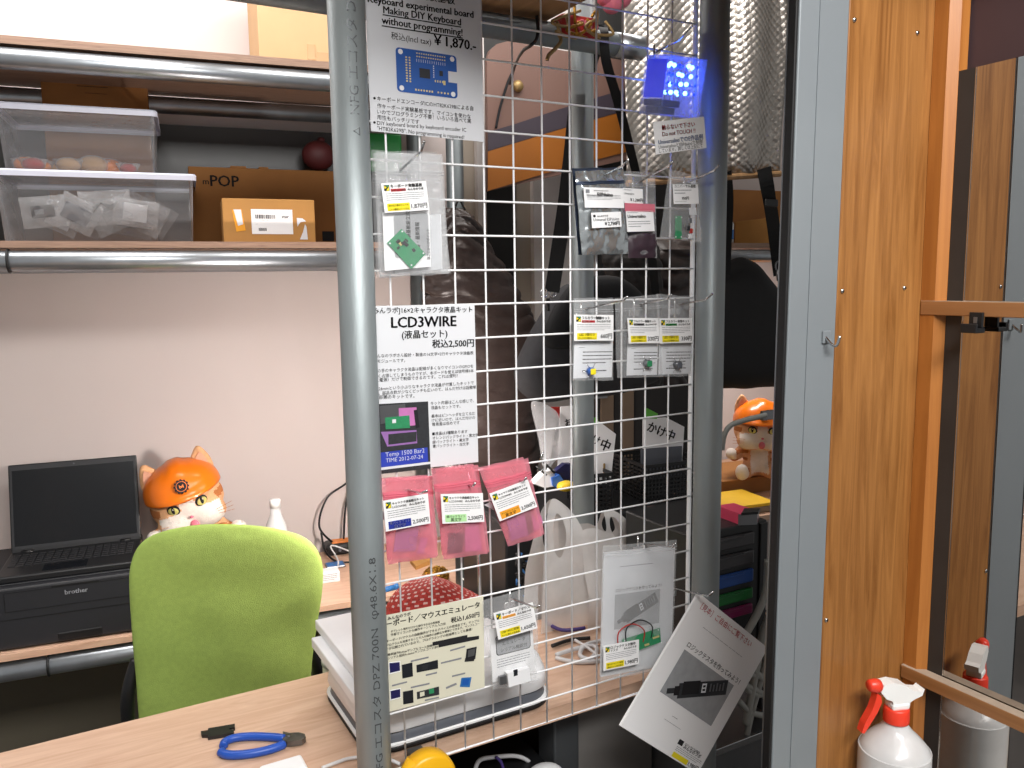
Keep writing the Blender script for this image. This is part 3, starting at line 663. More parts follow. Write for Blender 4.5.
# ---- printer
px1 = sz(136, 580, RD)[0]; PT = .925
pr_ = thing('printer', 'black laser printer under the laptop on the back desk', 'printer', sh(-.2, RD, DT), TH)
pb0, pb1 = px1-.40, px1
pf = RD+.004
part('printer_body', MB(SHM).box((pb0, pf, DT+.004), (pb1, pf+.36, PT), 'printer_black', .006, 3), pr_)
zf0, zf1 = sz(60, 620, pf)[1], 0
mb = MB(SHM)
def pxs(x, y): return sz(x, y, pf-.0008)
def pline(pts, w=.0012, m='printer_line'):
    for a, b in zip(pts, pts[1:]):
        A = pxs(*a); B = pxs(*b); dx, dz = B[0]-A[0], B[1]-A[1]; L = math.hypot(dx, dz); nx, nz_ = -dz/L*w/2, dx/L*w/2
        mb.prism([(A[0]+nx, pf-.0006, A[1]+nz_), (A[0]-nx, pf-.0006, A[1]-nz_), (B[0]-nx, pf-.0006, B[1]-nz_), (B[0]+nx, pf-.0006, B[1]+nz_)], (0, .004, 0), m)
zA = PT-.038; 
def hline(x0, x1, z, w=.0014): mb.box((x0, pf-.0006, z-w/2), (x1, pf+.002, z+w/2), 'printer_line')
s_at = lambda x, y: pxs(x, y)[0]
zt_ = pxs(40, 594)[1]
L0, L1 = s_at(4, 600), pb1-.006
za, zb_ = pxs(5, 594)[1], pxs(5, 613)[1]
hline(L0, L1, za); hline(L0, L1, zb_); mb.box((L0-.0007, pf-.0006, zb_), (L0+.0007, pf+.002, za), 'printer_line'); mb.box((L1-.0007, pf-.0006, zb_), (L1+.0007, pf+.002, za), 'printer_line')
zc2 = pxs(5, 621)[1]; hline(pb0+.002, pb1-.002, zc2, .002)
e0, e1 = s_at(51, 584), s_at(99, 578); mb.box((e0, pf-.0008, za-.0005), (e1, pf+.004, za+.006), 'printer_line', .001)
h0, h1 = s_at(58, 640), s_at(103, 632); mb.box((h0, pf-.0012, DT+.006), (h1, pf+.004, DT+.030), 'printer_line', .003)
part('front_panel', mb, pr_)
mb = MB(); a = onS(65, 594.5, pf-.001); b = onS(88, 590.5, pf-.001); vs, fs, wd = glyphs('brother', .015); L = (b-a).dot(SD); k = L/wd
mb.add([a+SD*(x*k)+V((0, 0, y*k)) for x, y in vs], fs, 'logo_grey'); part('logo', mb, pr_, 'grey printed lettering', norm=False)
part('top_lid', MB(SHM).box((pb0+.012, pf+.02, PT-.001), (pb1-.012, pf+.34, PT+.005), 'printer_black', .003), pr_)
PT2 = PT+.005
# ---- laptop
lb0 = sz(1, 560, 2.36)[0]; lb1 = sz(140, 545, 2.40)[0]
lt = thing('laptop', 'open black laptop with dark screen on top of the printer', 'laptop', sh((lb0+lb1)/2, 2.30, PT2), TH)
ld0 = 2.272; ld1 = 2.48
part('base', MB(SHM).box((lb0, ld0, PT2), (lb1, ld1, PT2+.018), 'black_plastic', .004), lt)
kb = MB(SHM)
for r in range(6):
    n = 15
    for i in range(n):
        x0 = lb0+.014+(lb1-lb0-.028)*i/n; y0 = ld1-.022-r*.0185
        if r == 5 and 3 < i < 9: continue
        kb.box((x0, y0-.0155, PT2+.0178), (x0+(lb1-lb0-.028)/n-.0025, y0, PT2+.0198), 'key_black', .0006)
kb.box((lb0+.09, ld1-.022-5*.0185-.0155, PT2+.0178), (lb0+.185, ld1-.022-5*.0185, PT2+.0198), 'key_black', .0006)
part('keyboard', kb, lt)
tp = MB(SHM).box((lb0+.10, ld0+.012, PT2+.0175), (lb0+.20, ld0+.068, PT2+.0185), 'screen_black', .0004)
part('touchpad', tp, lt)
cdl = Card(sh(lb0+.012, ld0-.0003, PT2+.014), sh(lb0+.035, ld0-.0003, PT2+.014), sh(lb0+.012, ld0-.0003, PT2+.008), back=False)
# screen lid leaning back
s_bl = ld1-.004; lean = rad(14); sh_ = .240
LM = SHM @ Mx.Translation((0, s_bl, PT2+.014)) @ Mx.Rotation(-lean, 4, 'X')
part('screen_lid', MB(LM).box((lb0+.001, 0, 0), (lb1-.001, .008, sh_), 'black_plastic', .003).box((lb0+.005, -.0008, .012), (lb1-.005, .001, sh_-.003), 'printer_black').box((lb0+.010, -.0012, .020), (lb1-.010, .0, sh_-.016), 'screen_black').lathe([(.0005, -.0014), (.002, -.0014), (.002, -.0008), (.0005, -.0008)], ((lb0+lb1)/2, 0, sh_-.009), 'grey_plastic', 10, axis='Y'), lt)
for x in (lb0+.04, lb1-.04): part('hinge', MB(SHM).tube([(x-.014, s_bl, PT2+.017), (x+.014, s_bl, PT2+.017)], .006, 'black_plastic', 10), lt)

# ---- plush cats in hard hats
def cat(loc, rz, sc, tilt, label, group=None, seated=True, roll=0):
    t = thing('plush_cat', label, 'plush toy', loc, rz)
    R = Mx.Rotation(tilt, 4, 'X') @ Mx.Rotation(roll, 4, 'Y')        # head pose about the neck; the toy faces -Y
    HM = Mx.Translation((0, 0, .125)) @ R @ Mx.Translation((0, -.005, .075))
    b = MB()
    b.ball((0, 0, .075), (.062, .052, .082), 'fur_tan')
    b.ball((0, -.004, 0), (.108, .088, .085), 'fur_tan', T=HM)
    for s in (-1, 1):
        b.ball((s*.042, -.055, -.034), (.058, .045, .044), 'fur_tan', T=HM)
        b.tube([V((s*.05, 0, .12)), V((s*.085, -.02, .095)), V((s*.105, -.045, .09)), V((s*.115, -.06, .1))], [.026, .024, .024, .022], 'fur_tan', 12)
        b.ball((s*.117, -.063, .104), .025, 'fur_tan')
        b.tube([V((s*.035, -.01, .03)), V((s*.06, -.06, .025)), V((s*.075, -.105, .028))], [.036, .032, .026], 'fur_tan', 12)
        b.ball((s*.078, -.112, .036), (.028, .022, .036), 'fur_tan')
        # ears stand out beside the hat
        eo = [(s*(.066+.040*math.cos(q)*(1-.45*max(0, math.sin(q))**2)+.014*max(0, math.sin(q))), .012, .062+(.085 if math.sin(q) > 0 else .03)*math.sin(q)) for q in [2*PI*n_/16 for n_ in range(16)]]
        b.prism([HM @ V(p) for p in eo], HM.to_3x3() @ V((0, .020, 0)), 'fur_tan')
    b.tube([V((.02, .05, .03)), V((.06, .09, .04)), V((.10, .09, .09))], [.016, .016, .014], 'fur_tan', 10)
    vs, fs = remesh(b, .0065, 4)
    HI = HM.inverted(); mi = []
    for f in fs:
        c = sum((vs[i] for i in f), V())/len(f); h = HI @ c; m = 'fur_tan'
        if c.z > .13:
            if h.y < -.03 and h.z < .012-abs(h.x)*.18 and abs(h.x) < .088: m = 'fur_white'
            elif h.y < -.055 and abs(h.x) < .022 and h.z < .05: m = 'fur_white'
            elif abs(h.x) > .075 and h.y > -.06 and (abs(h.z-.008) < .011 or abs(h.z+.036) < .008): m = 'fur_stripe'
        else:
            if c.y < -.028 and abs(c.x) < .036 and .02 < c.z < .125: m = 'fur_white'
            elif abs(c.x) > .098 and c.y < -.055 and c.z > .08: m = 'fur_white'
            elif c.y < -.105 : m = 'fur_white'
            elif abs(c.x) > .045 and (c.z*1.0 % .034) < .013: m = 'fur_stripe'
        mi.append(m)
    bd = MB(); bd.add(vs, fs, mi, True); part('body', bd, t, local=True, norm=False)
    for s in (-1, 1):
        inner = [(s*(.067+.026*math.cos(q)*(1-.45*max(0, math.sin(q))**2)+.013*max(0, math.sin(q))), .0095, .068+(.062 if math.sin(q) > 0 else .02)*math.sin(q)) for q in [2*PI*n_/12 for n_ in range(12)]]
        part('ear_lining', MB().prism([HM @ V(p) for p in inner], (HM.to_3x3() @ V((0, -.004, 0))), 'ear_pink'), t, local=True)
        e = MB(); E = HM @ Mx.Translation((s*.040, -.0815, .016)) @ Mx.Rotation(s*rad(24), 4, 'Z')
        e.ball((0, 0, 0), (.0195, .006, .0165), 'ink', 18, 10, T=E); e.ball((0, -.0015, -.0005), (.0165, .006, .0135), 'eye_yellow', 18, 10, T=E); e.ball((-s*.001, -.0035, .001), (.007, .0052, .0115), 'ink', 14, 8, T=E); e.ball((.002, -.007, .006), (.0025, .002, .0025), 'fur_white', 8, 6, T=E)
        part('eye', e, t, local=True)
    n = MB(); n.ball((0, -.1, -.014), (.006, .005, .004), 'tongue_pink', 10, 8, T=HM); part('nose', n, t, 'small pink nose', local=True)
    n = MB(); n.ball((0, -.093, -.045), (.013, .010, .016), 'tongue_pink', 14, 8, T=HM); part('tongue', n, t, 'pink tongue', local=True)
    wk = MB()
    for s in (-1, 1):
        for k in (-1, 0, 1): wk.tube([HM @ V((s*.06, -.092, -.03+k*.006)), HM @ V((s*.118, -.09, -.03+k*.014))], .0006, 'fur_stripe', 5)
    part('whiskers', wk, t, local=True)
    # helmet: shell with ridge and brim
    h = MB(); HT = HM @ Mx.Translation((0, .006, .040)) @ Mx.Rotation(rad(-4), 4, 'X')
    def dome(u, v):
        a = 2*PI*u; e = v*PI/2; r = math.cos(e)
        rid = 1+.05*math.exp(-((abs(math.sin(a))-0)**2+0)*18)*0
        x = .112*r*math.cos(a); y = .099*r*math.sin(a); z = .088*math.sin(e)
        k = .006*(1/(1+math.exp(-(abs(x)-.022)/-.003)))*(1 if z > .01 else 0)
        if v == 0 or v < .12: y -= (.022*(1-v/.12))*max(0, -math.sin(a))**2; z -= .004*(1-v/.12)
        return HT @ V((x, y, z+k*math.sin(e)))
    h.slab(dome, 48, 16, HT.to_3x3() @ V((0, .001, -.003)), 'helmet_orange'); part('helmet', h, t, 'orange hard hat', local=True)
    g = MB(); GT = HT @ Mx.Translation((.004, -.1005, .036)) @ Mx.Rotation(rad(-24), 4, 'X')
    def ring(ro, ri, m, y, teeth=0):
        n = 48; pts = []; 
        for k in range(n):
            r = ro*(1.16 if teeth and (k*teeth//(n//2)) % 2 else 1); a = 2*PI*k/n; pts.append((r*math.cos(a), y, r*math.sin(a)))
        g.prism([GT @ V(p) for p in pts], GT.to_3x3() @ V((0, .003, 0)), m)
    ring(.0185, 0, 'ink', 0, 12); ring(.0152, 0, 'helmet_orange', -.0006); ring(.0135, 0, 'ink', -.0012)
    g.prism([GT @ V(p) for p in [(-.006, -.0018, -.005), (-.006, -.0018, .006), (0, -.0018, 0), (.006, -.0018, .006), (.006, -.0018, -.005), (.0035, -.0018, -.005), (.0035, -.0018, .000), (0, -.0018, -.005), (-.0035, -.0018, .0), (-.0035, -.0018, -.005)]], GT.to_3x3() @ V((0, .0006, 0)), 'helmet_orange')
    part('gear_emblem', g, t, 'black gear emblem', local=True)
    t.scale = (sc, sc, sc); return t
c1 = onS(194, 497, 2.52)
cat((c1.x, c1.y, DT+.086), TH+rad(4), .96, rad(8), 'tabby plush cat with tilted orange hard hat behind the green chair', roll=rad(-16))
bxh = solo('black_box', MB(SHM).box((px1+.012, 2.41, DT), (.27, 2.66, DT+.0855), 'black_plastic', .004), 'flat black case on the back desk under the plush cat', 'case')

# ---- bottle, charger, cables on the desk
bp_ = sz(276, 522, 2.40)
t = thing('drink_bottle', 'clear plastic bottle with white cap behind the green chair', 'bottle', sh(bp_[0], 2.40, DT), TH)
zt = sz(276, 499, 2.40)[1]
part('bottle_body', MB(SHM).lathe([(.001, DT), (.030, DT), (.033, DT+.01), (.033, zt-.11), (.028, zt-.075), (.016, zt-.045), (.0135, zt-.022), (.001, zt-.022)], (bp_[0], 2.40, 0), 'bottle_film', 28), t)
part('cap', MB(SHM).lathe([(.001, zt-.024), (.0155, zt-.024), (.0155, zt-.002), (.013, zt), (.001, zt)], (bp_[0], 2.40, 0), 'spray_white', 28), t, 'white screw cap')
def deskpt(x, y, z=None): return onZ(x, y, DT if z is None else z)
q = deskpt(337, 556); a = MB(SHM); s_, d_ = q.dot(SD), q.dot(SN)
t = thing('cable_box', 'black round-cornered cable box on the back desk beside the left pole', 'cable box', sh(s_, d_, DT), TH)
part('case', MB(SHM).box((s_-.035, d_, DT), (s_+.09, d_+.07, DT+.038), 'black_plastic', .012, 4), t)
part('orange_top', MB(SHM).box((s_-.012, d_+.012, DT+.0375), (s_+.06, d_+.055, DT+.042), 'pen_orange', .003), t, 'orange lid')
part('button', MB(SHM).lathe([(.001, -.002), (.005, -.002), (.005, .001), (.001, .001)], (s_+.01, d_, DT+.018), 'grey_plastic', 12, axis='Y'), t)
cb = MB(SHM); cb.tube(spline([(s_+.0, d_+.03, DT+.03), (s_-.05, d_+.02, DT+.10), (s_-.02, d_+.03, DT+.19), (s_+.05, d_+.05, DT+.23), (s_+.12, d_+.08, DT+.28)], 8), .0035, 'cable_black', 8)
cb.tube(spline([(s_+.03, d_+.04, DT+.03), (s_+.045, d_+.05, DT+.16), (s_+.09, d_+.08, DT+.28)], 8), .0035, 'cable_black', 8)
cb.tube(spline([(s_-.045, d_+.02, DT+.08), (s_-.04, d_-.02, DT+.03), (s_-.01, d_-.07, DT+.004), (s_+.05, d_-.09, DT+.004), (s_+.12, d_-.10, DT+.004)], 8), .0035, 'cable_black', 8)
solo('power_cable', cb, 'black power cable looping up from the cable box by the left pole', 'cable')
q = deskpt(331, 583); s_, d_ = q.dot(SD), q.dot(SN)
t = thing('power_adapter', 'small white power adapter block on the desk edge right of the green chair', 'adapter', sh(s_, d_, DT), TH)
part('block', MB(SHM).box((s_-.045, d_, DT), (s_+.028, d_+.045, DT+.034), 'white_plastic', .004), t)
cd = Card(sh(s_-.025, d_-.0005, DT+.028), sh(s_+.02, d_-.0005, DT+.028), sh(s_-.025, d_-.0005, DT+.006), back=False); cd.lines(0, 0, 1, 1, 4); part('label_print', cd.mb, t, norm=False)
part('cord', MB(SHM).tube(spline([(s_+.02, d_+.04, DT+.01), (s_+.04, d_+.10, DT+.03), (s_+.03, d_+.17, DT+.06), (s_+.10, d_+.2, DT+.02)], 7), .0025, 'cable_white', 8), t)
q = deskpt(335, 566); s_, d_ = q.dot(SD), q.dot(SN)
t = thing('smartphone', 'small flat phone lying between the adapter block and the cable box', 'phone', sh(s_, d_, DT), TH)
part('phone_body', MB(SHM).box((s_-.03, d_-.025, DT), (s_+.03, d_+.02, DT+.008), 'tin_grey', .003), t); part('screen', MB(SHM).box((s_-.026, d_-.022, DT+.0078), (s_+.026, d_+.017, DT+.0086), 'pen_blue'), t)

# ---- office chair between the desk and the table
CD = 1.76
cp = [(128, 580), (130, 558), (138, 541), (152, 530), (175, 523), (205, 519), (240, 519), (270, 522), (295, 528), (310, 536), (320, 549), (324, 566), (322, 592), (317, 622), (312, 655), (309, 690), (306, 730), (300, 780), (292, 820), (270, 838), (225, 842), (180, 838), (158, 828), (148, 800), (142, 750), (138, 710), (135, 670), (131, 625)]
cs = [sz(x, y, CD) for x, y in cp]
ch = thing('office_chair', 'green fabric office chair with its back to us, between desk and table', 'chair', sh(.24, 1.95, 0), TH)
cx = sum(p[0] for p in cs)/len(cs); czm = min(p[1] for p in cs); czx = max(p[1] for p in cs)
def edge(z, side):
    best = None; n = len(cs)
    for i in range(n):
        a, b = cs[i], cs[(i+1) % n]
        if (a[1]-z)*(b[1]-z) <= 0 and a[1] != b[1]:
            x = a[0]+(b[0]-a[0])*(z-a[1])/(b[1]-a[1]); best = x if best is None else (min(best, x) if side < 0 else max(best, x))
    return best
CDX, CDZ = sz(243, 533, CD)
OUT = spline([(a, 0, b-.016) for a, b in cs], 4, closed=True); NO = len(OUT); czc = (czm+czx)/2
def cdep(x, z):
    hx = (x-cx)/.21; k = (z-czm)/(czx-czm)
    return CD+.022-.018*(1-hx*hx)-.030*math.sin(PI*max(0, min(1, k)))+.010*nz.noise(V((x*5, z*5, 3)))+.006*math.exp(-((x-CDX)**2*.6+(z-CDZ)**2)/.00006)+.004*nz.noise(V((x*9, z*12, 7)))
NRG = 22; fv = []; ff = []
for side in (0, 1):
    for r in range(NRG+1):
        t_ = math.sin(PI/2*r/NRG)
        for p in OUT:
            x, z = cx+(p.x-cx)*t_, czc+(p.z-czc)*t_; e = math.sqrt(max(0, 1-t_**10)); d = cdep(x, z)+.016
            fv.append(SHM @ V((x, d+(-.016 if side == 0 else .020)*e, z)))
for side in (0, 1):
    o_ = side*(NRG+1)*NO
    for r in range(NRG):
        for k in range(NO):
            q = (o_+r*NO+k, o_+r*NO+(k+1) % NO, o_+(r+1)*NO+(k+1) % NO, o_+(r+1)*NO+k); ff.append(q if side == 0 else q[::-1])
part('backrest', MB().add(fv, ff, 'chair_green', True), ch)
for s, y0, y1 in ((-1, 668, 700), (1, 640, 690)):
    zA, zB = .78, .50; e0 = edge(.80, s)-s*.002
    part('back_strut', MB(SHM).tube(spline([(e0, CD+.05, .88), (e0+s*.022, CD+.04, .81), (e0+s*.026, CD+.06, .72), (e0+s*.02, CD+.12, .56), (cx+s*.16, CD+.26, .47)], 6), .014, 'black_plastic', 12), ch)
def seatf(u, v):
    x = cx+(u-.5)*.48*(1-.06*v); y = CD+.10+v*.46; k = (math.sin(PI*u)*math.sin(PI*v))**.4; return (x, y, .455+.035*k)
part('seat', MB(SHM).slab(seatf, 20, 20, (0, 0, -.05), 'chair_green'), ch)
part('gas_lift', MB(SHM).lathe([(.03, .09), (.03, .28), (.018, .28), (.018, .42), (.10, .42), (.10, .44)], (cx, CD+.33, 0), 'black_plastic', 20), ch)
for k in range(5):
    a = 2*PI*k/5+.3; ex, ey = math.cos(a), math.sin(a)
    L_ = part('leg', MB(SHM).tube([(cx+ex*.02, CD+.33+ey*.02, .10), (cx+ex*.16, CD+.33+ey*.16, .085), (cx+ex*.29, CD+.33+ey*.29, .07)], [.03, .024, .016], 'black_plastic', 10), ch)
    cs_ = MB(SHM).lathe([(.001, -.012), (.026, -.012), (.026, .012), (.001, .012)], (cx+ex*.29, CD+.33+ey*.29, .0275), 'black_plastic', 16, axis='Y'); o = part('caster', cs_, L_)

# ================================================================== things on the front table
def tpt(x, y, z=TZ): return onZ(x, y, z)
# side cutters with blue grips
t = thing('diagonal_pliers', 'blue handled diagonal pliers lying on the wooden table', 'pliers', tpt(265, 745))
zt = TZ+.007
def flat(pts): return [tpt(x, y, zt) for x, y in pts]
part('grip', MB().tube(spline(flat([(285, 738.5), (270, 737), (250, 736.5), (235, 738), (225, 742), (223.5, 746)]), 6), [.0055]+[.0065]*28+[.007, .005], 'pliers_blue', 12), t)
part('grip', MB().tube(spline(flat([(285, 744), (272, 749), (255, 753), (238, 755), (226, 754.5), (220.5, 751.5)]), 6), [.0055]+[.0068]*28+[.0072, .005], 'pliers_blue', 12), t)
hp = [(283, 736.5), (290, 738), (299, 737.3), (305, 739), (306, 742), (302, 745), (292, 746.5), (283, 747)]
part('jaw', MB().prism([tpt(x, y, TZ+.002) for x, y in hp], (0, 0, .009), 'tool_steel').lathe([(.001, TZ+.011), (.004, TZ+.011), (.0035, TZ+.0125), (.001, TZ+.0125)], tuple(tpt(289, 742).xy)+(0,), 'tool_steel', 14), t, 'dark steel cutting jaws')
cp2 = [(201, 734.5), (208, 733.5), (208.5, 731.5), (235, 727), (235, 730.5), (229.5, 731.5), (229.5, 733), (234, 732.5), (234, 736), (208, 740.3), (208, 738), (202, 738)]
solo('black_connector', MB().prism([tpt(x, y) for x, y in cp2], (0, 0, .006), 'black_plastic'), 'small flat black plastic connector lying behind the blue pliers', 'connector')
q = tpt(284, 770)
solo('white_puck', MB().box((q.x-.035, q.y-.03, TZ), (q.x+.03, q.y+.012, TZ+.012), 'white_plastic', .005, 3), 'white rounded plastic piece at the near table edge under the pliers', 'plastic piece')
solo('charging_cable', MB().tube(spline([tpt(322, 768, TZ+.003), tpt(338, 762, TZ+.003), tpt(352, 758, TZ+.003), tpt(380, 757, TZ+.003), tpt(400, 764, TZ+.003)], 6), .0028, 'cable_white', 8), 'thin white cord on the table left of the yellow tape measure', 'cord')
# white rounded machine with a dark skirt
wx0, wx1 = .372, onY(556, 690, 1.15).x; wy0, wy1 = 1.142, 1.40
wz = TZ+.088
def rr2(x0, x1, y0, y1, r, n=6):
    pts = []
    for cx_, cy_, a in ((x1-r, y0+r, -90), (x1-r, y1-r, 0), (x0+r, y1-r, 90), (x0+r, y0+r, 180)):
        for k in range(n+1): tt = rad(a+90*k/n); pts.append((cx_+r*math.cos(tt), cy_+r*math.sin(tt)))
    return pts
def loft(mb, rings, m, smooth=True):
    n = len(rings[0]); vs = sum(rings, []); fs = []
    for r in range(len(rings)-1): fs += [(r*n+k, r*n+(k+1) % n, (r+1)*n+(k+1) % n, (r+1)*n+k) for k in range(n)]
    fs += [tuple(range(n))[::-1], tuple(range((len(rings)-1)*n, len(rings)*n))]
    return mb.add(vs, fs, m, smooth)
t = thing('white_machine', 'white rounded plastic machine with dark grey skirt behind the lower grid', 'machine', ((wx0+wx1)/2, wy0, TZ))
def wring(z, i, r=.05): return [(x, y, z) for x, y in rr2(wx0+i, wx1-i, wy0+i, wy1-i, r)]
part('skirt', loft(MB(), [wring(TZ+.002, .006), wring(TZ+.004, 0), wring(TZ+.012, 0)], 'rubber_black').add([], [], 'rubber_black'), t, 'black rubber foot')
part('tray', loft(MB(), [wring(TZ+.0115, .003), wring(TZ+.030, .008), wring(TZ+.034, .012)], 'grey_plastic'), t, 'dark grey lower tray')
part('rim', loft(MB(), [wring(TZ+.011, .0005), wring(TZ+.0135, -.001), wring(TZ+.016, .0015)], 'white_plastic'), t)
part('hood', loft(MB(), [wring(TZ+.033, .004), wring(TZ+.036, .001), wring(wz-.03, .004), wring(wz-.012, .010), wring(wz-.003, .022), wring(wz, .04)], 'white_plastic'), t)
# stack of white panels on it, overhanging to the left
for i, (a, b, c_, d_) in enumerate(((.358, .545, 1.145, 1.395), (.374, .56, 1.155, 1.425))):
    z = wz+.0005+i*.0185
    solo('foam_board', MB().box((a, c_, z), (b, d_, z+.018), 'white_plastic', .002), ('lower' if i == 0 else 'upper')+' of two white boards stacked on the white machine, left of the pole', 'board', group='white boards on the machine')
wz2 = wz+.038
q = onZ(336, 672, DT); 
t = thing('cream_tub', 'round cream tub with white lid between the green chair and the pole', 'tub', (0, 0, 0)); q = onY(334, 668, 1.56); t.location = (q.x, 1.56, q.z-.05)
part('tub_body', MB().lathe([(.001, q.z-.05), (.036, q.z-.05), (.038, q.z-.045), (.038, q.z+.012), (.001, q.z+.012)], (q.x+.016, 1.56, 0), 'can_cream', 32), t)
part('lid', MB().lathe([(.001, q.z+.010), (.040, q.z+.010), (.040, q.z+.020), (.036, q.z+.024), (.001, q.z+.024)], (q.x+.016, 1.56, 0), 'spray_white', 32), t, 'white lid')
solo('stool_shelf', MB().box((q.x-.06, 1.50, q.z-.07), (q.x+.10, 1.62, q.z-.0505), 'black_plastic', .003).box((q.x-.04, 1.54, 0), (q.x+.0, 1.58, q.z-.07), 'black_plastic').box((q.x-.09, 1.50, 0), (q.x+.12, 1.62, .02), 'black_plastic', .003), 'black stand behind the table carrying the cream tub', 'stand')
solo('white_lead', MB().tube(spline([tpt(336, 669, TZ+.003), tpt(331, 684, TZ+.003), tpt(334, 694, TZ+.003), tpt(345, 701, TZ+.003), tpt(372, 707, TZ+.003)], 6), .0025, 'cable_white', 8), 'white lead curving across the table corner left of the pole', 'lead')
# tape measure
q = onY(428, 764, 1.075); t = thing('tape_measure', 'yellow round tape measure clipped to the bottom of the wire grid', 'tape measure', (q.x, 1.07, TZ))
ty = 1.045; c = onY(427, 778, ty); R_ = (onY(454, 775, ty).x-onY(400, 775, ty).x)/2
part('case', MB().lathe([(.001, -.016), (R_-.006, -.016), (R_-.001, -.012), (R_, 0), (R_-.001, .012), (R_-.006, .016), (.001, .016)], (c.x, ty, c.z), 'tape_yellow', 40, axis='Y').tube([(c.x-R_*.4, ty, c.z+R_*.75), (c.x-R_*1.05, ty, c.z-.01), (c.x-R_*1.0, ty, c.z-.04)], .014, 'tape_yellow', 12), t)
part('hub', MB().lathe([(.001, -.0175), (.016, -.0175), (.018, -.015), (.018, .0), (.001, .0)], (c.x+.004, ty, c.z+.002), 'tape_yellow', 28, axis='Y'), t)
part('belt_clip', MB().box((c.x-.012, ty+.014, c.z-.01), (c.x+.012, 1.094, c.z+R_*.55), 'tool_steel', .001), t)
# ================================================================== wire grid panel
GY = 1.092; GX0, GX1 = .364, .964; GZB = .9315; GZT = GZB+1.2; gz0 = 2.024
gd = thing('wire_grid', 'white wire grid display panel between the two front steel poles', 'grid panel', (.664, GY, GZB))
W = MB()
for k in range(1, 12): W.tube([(GX0+.05*k, GY, GZB), (GX0+.05*k, GY, GZT)], .0015, 'white_wire', 8)
k = -3
while True:
    z = gz0-.05*k
    if z < GZB+.004: break
    if z < GZT: W.tube([(GX0, GY-.0028, z), (GX1, GY-.0028, z)], .00155, 'white_wire', 8)
    k += 1
part('wires', W, gd)
part('frame', MB().tube([(GX0, GY, GZB), (GX1, GY, GZB), (GX1, GY, GZT), (GX0, GY, GZT)], .0044, 'white_wire', 10, closed=True, smooth=False), gd)

PYL = 1.0865                                                        # sheets rest on the wires
def hook(base, mid, tip, label, group='display hooks on the wire grid', yb=GY-.003, ret=True):
    a = onY(*base, yb); b = onX(*mid, a.x); c = onX(*tip, a.x)
    if b.y > yb-.02: b.y = yb-.02
    c.y = min(c.y, b.y-.001)
    mb = MB().tube([a, b, b+(c-b)*.15, c], .0017, 'chrome', 10)
    mb.tube([a+V((0, 0, .012)), a, a+V((0, .0005, -.022))], .0017, 'chrome', 8); mb.ball(tuple(c), .0021, 'chrome', 10, 6)
    mb.box((a.x-.010, yb-.001, a.z-.016), (a.x+.010, yb+.0005, a.z-.006), 'chrome', .0005)
    return solo('grid_hook', mb, label, 'hook', loc=a, group=group)
HB = {}
for nm, b, m, t_, lb in (('key', (398, 172), (421, 152), (424, 142), 'chrome hook holding the keyboard kit bag under the top poster'),
    ('esp', (597, 179), (622.5, 166), (628, 160), 'chrome hook holding the silver bag, leftmost of the upper right row'),
    ('uni', (633, 185), (669, 166), (672, 162), 'chrome hook holding the pink and grey bag, middle of the upper right row'),
    ('grn', (684, 184), (714, 171), (718, 166), 'chrome hook in front of the right pole holding the bag with a green board'),
    ('c1', (581, 310), (622.5, 301), (627, 297), 'chrome hook holding the leftmost clear kit bag of the middle row'),
    ('c2', (634, 306), (666.5, 299), (671, 295), 'chrome hook holding the middle clear kit bag of the middle row'),
    ('c3', (675, 305), (705, 300), (712, 294), 'chrome hook holding the rightmost clear kit bag of the middle row'),
    ('pa', (403, 489), (421, 493), (426.5, 491), 'chrome hook holding the pink bags with the blue label'),
    ('pb', (462, 484), (472.5, 486), (475, 483.5), 'chrome hook holding the pink bags with the green label'),
    ('pc', (512, 480), (523, 481.5), (526, 478), 'chrome hook holding the pink bags with the orange label'),
    ('mo', (510, 598), (536, 608), (539, 606), 'chrome hook holding the emulator kit bag beside the cream poster'),
    ('p1', (638, 543), (672, 547.5), (675, 544), 'chrome hook holding the booklet that hangs straight on the grid'),
    ('p2', (672, 588), (708, 596), (713, 592), 'chrome hook holding the tilted white booklet at lower right'),
    ('led', (654, 53), (679, 40), (692, 26), 'chrome hook above the blue glowing cube')):
    HB[nm] = hook(b, m, t_, lb)

# ------------------------------------------------------------------ posters
Y0 = PYL
# top poster
TLp, TRp, BLp = onY(364, -28, Y0), onY(480, -5.5, Y0), onY(371, 131, Y0)
c = Card(TLp, TRp, BLp)
t = thing('poster', 'white poster with a blue circuit board picture, at the top of the grid', 'poster', (c.o+c.U*.5+c.W))
ptext(c, 'キーボード実験基板', (371, -9), (455, 4), Y0, bold=.02)
ptext(c, 'Keyboard experimental board', (367.5, 2), (473.5, 18), Y0, bold=.03)
ptext(c, 'Making DIY Keyboard', (383, 13), (461, 25.5), Y0, bold=.025)
ptext(c, 'without programming!', (381.5, 23.5), (462.5, 36), Y0, bold=.025)
for a, b, yy in (((382.5, 14.2), (461, 26.7), 1.1), ((381.5, 25.2), (462.5, 37.7), 1.1)):
    p, q = onY(*a, Y0), onY(*b, Y0); c.mb.add([p+c.n*.0005, q+c.n*.0005, q+c.n*.0005-V((0, 0, .0014)), p+c.n*.0005-V((0, 0, .0014))], [(0, 1, 2, 3)], 'ink')
ptext(c, '税込(Incl tax)', (391, 38.5), (431, 45), Y0); ptext(c, '￥1,870.-', (433.5, 44.5), (476, 50.5), Y0, bold=.03)
bf = lambda x, y: fr(c, 360+x*.1875, y*.1875, Y0)
o_ = bf(188, 247); e_ = bf(520, 527); (u0, v0), (u1, v1) = o_, e_
v0 += .004; c.rrect(u0, v0, u1, v1, .005, 'board_blue', .0005)
du, dv = u1-u0, v1-v0; B = lambda a, b: (u0+du*a, v0+dv*b)
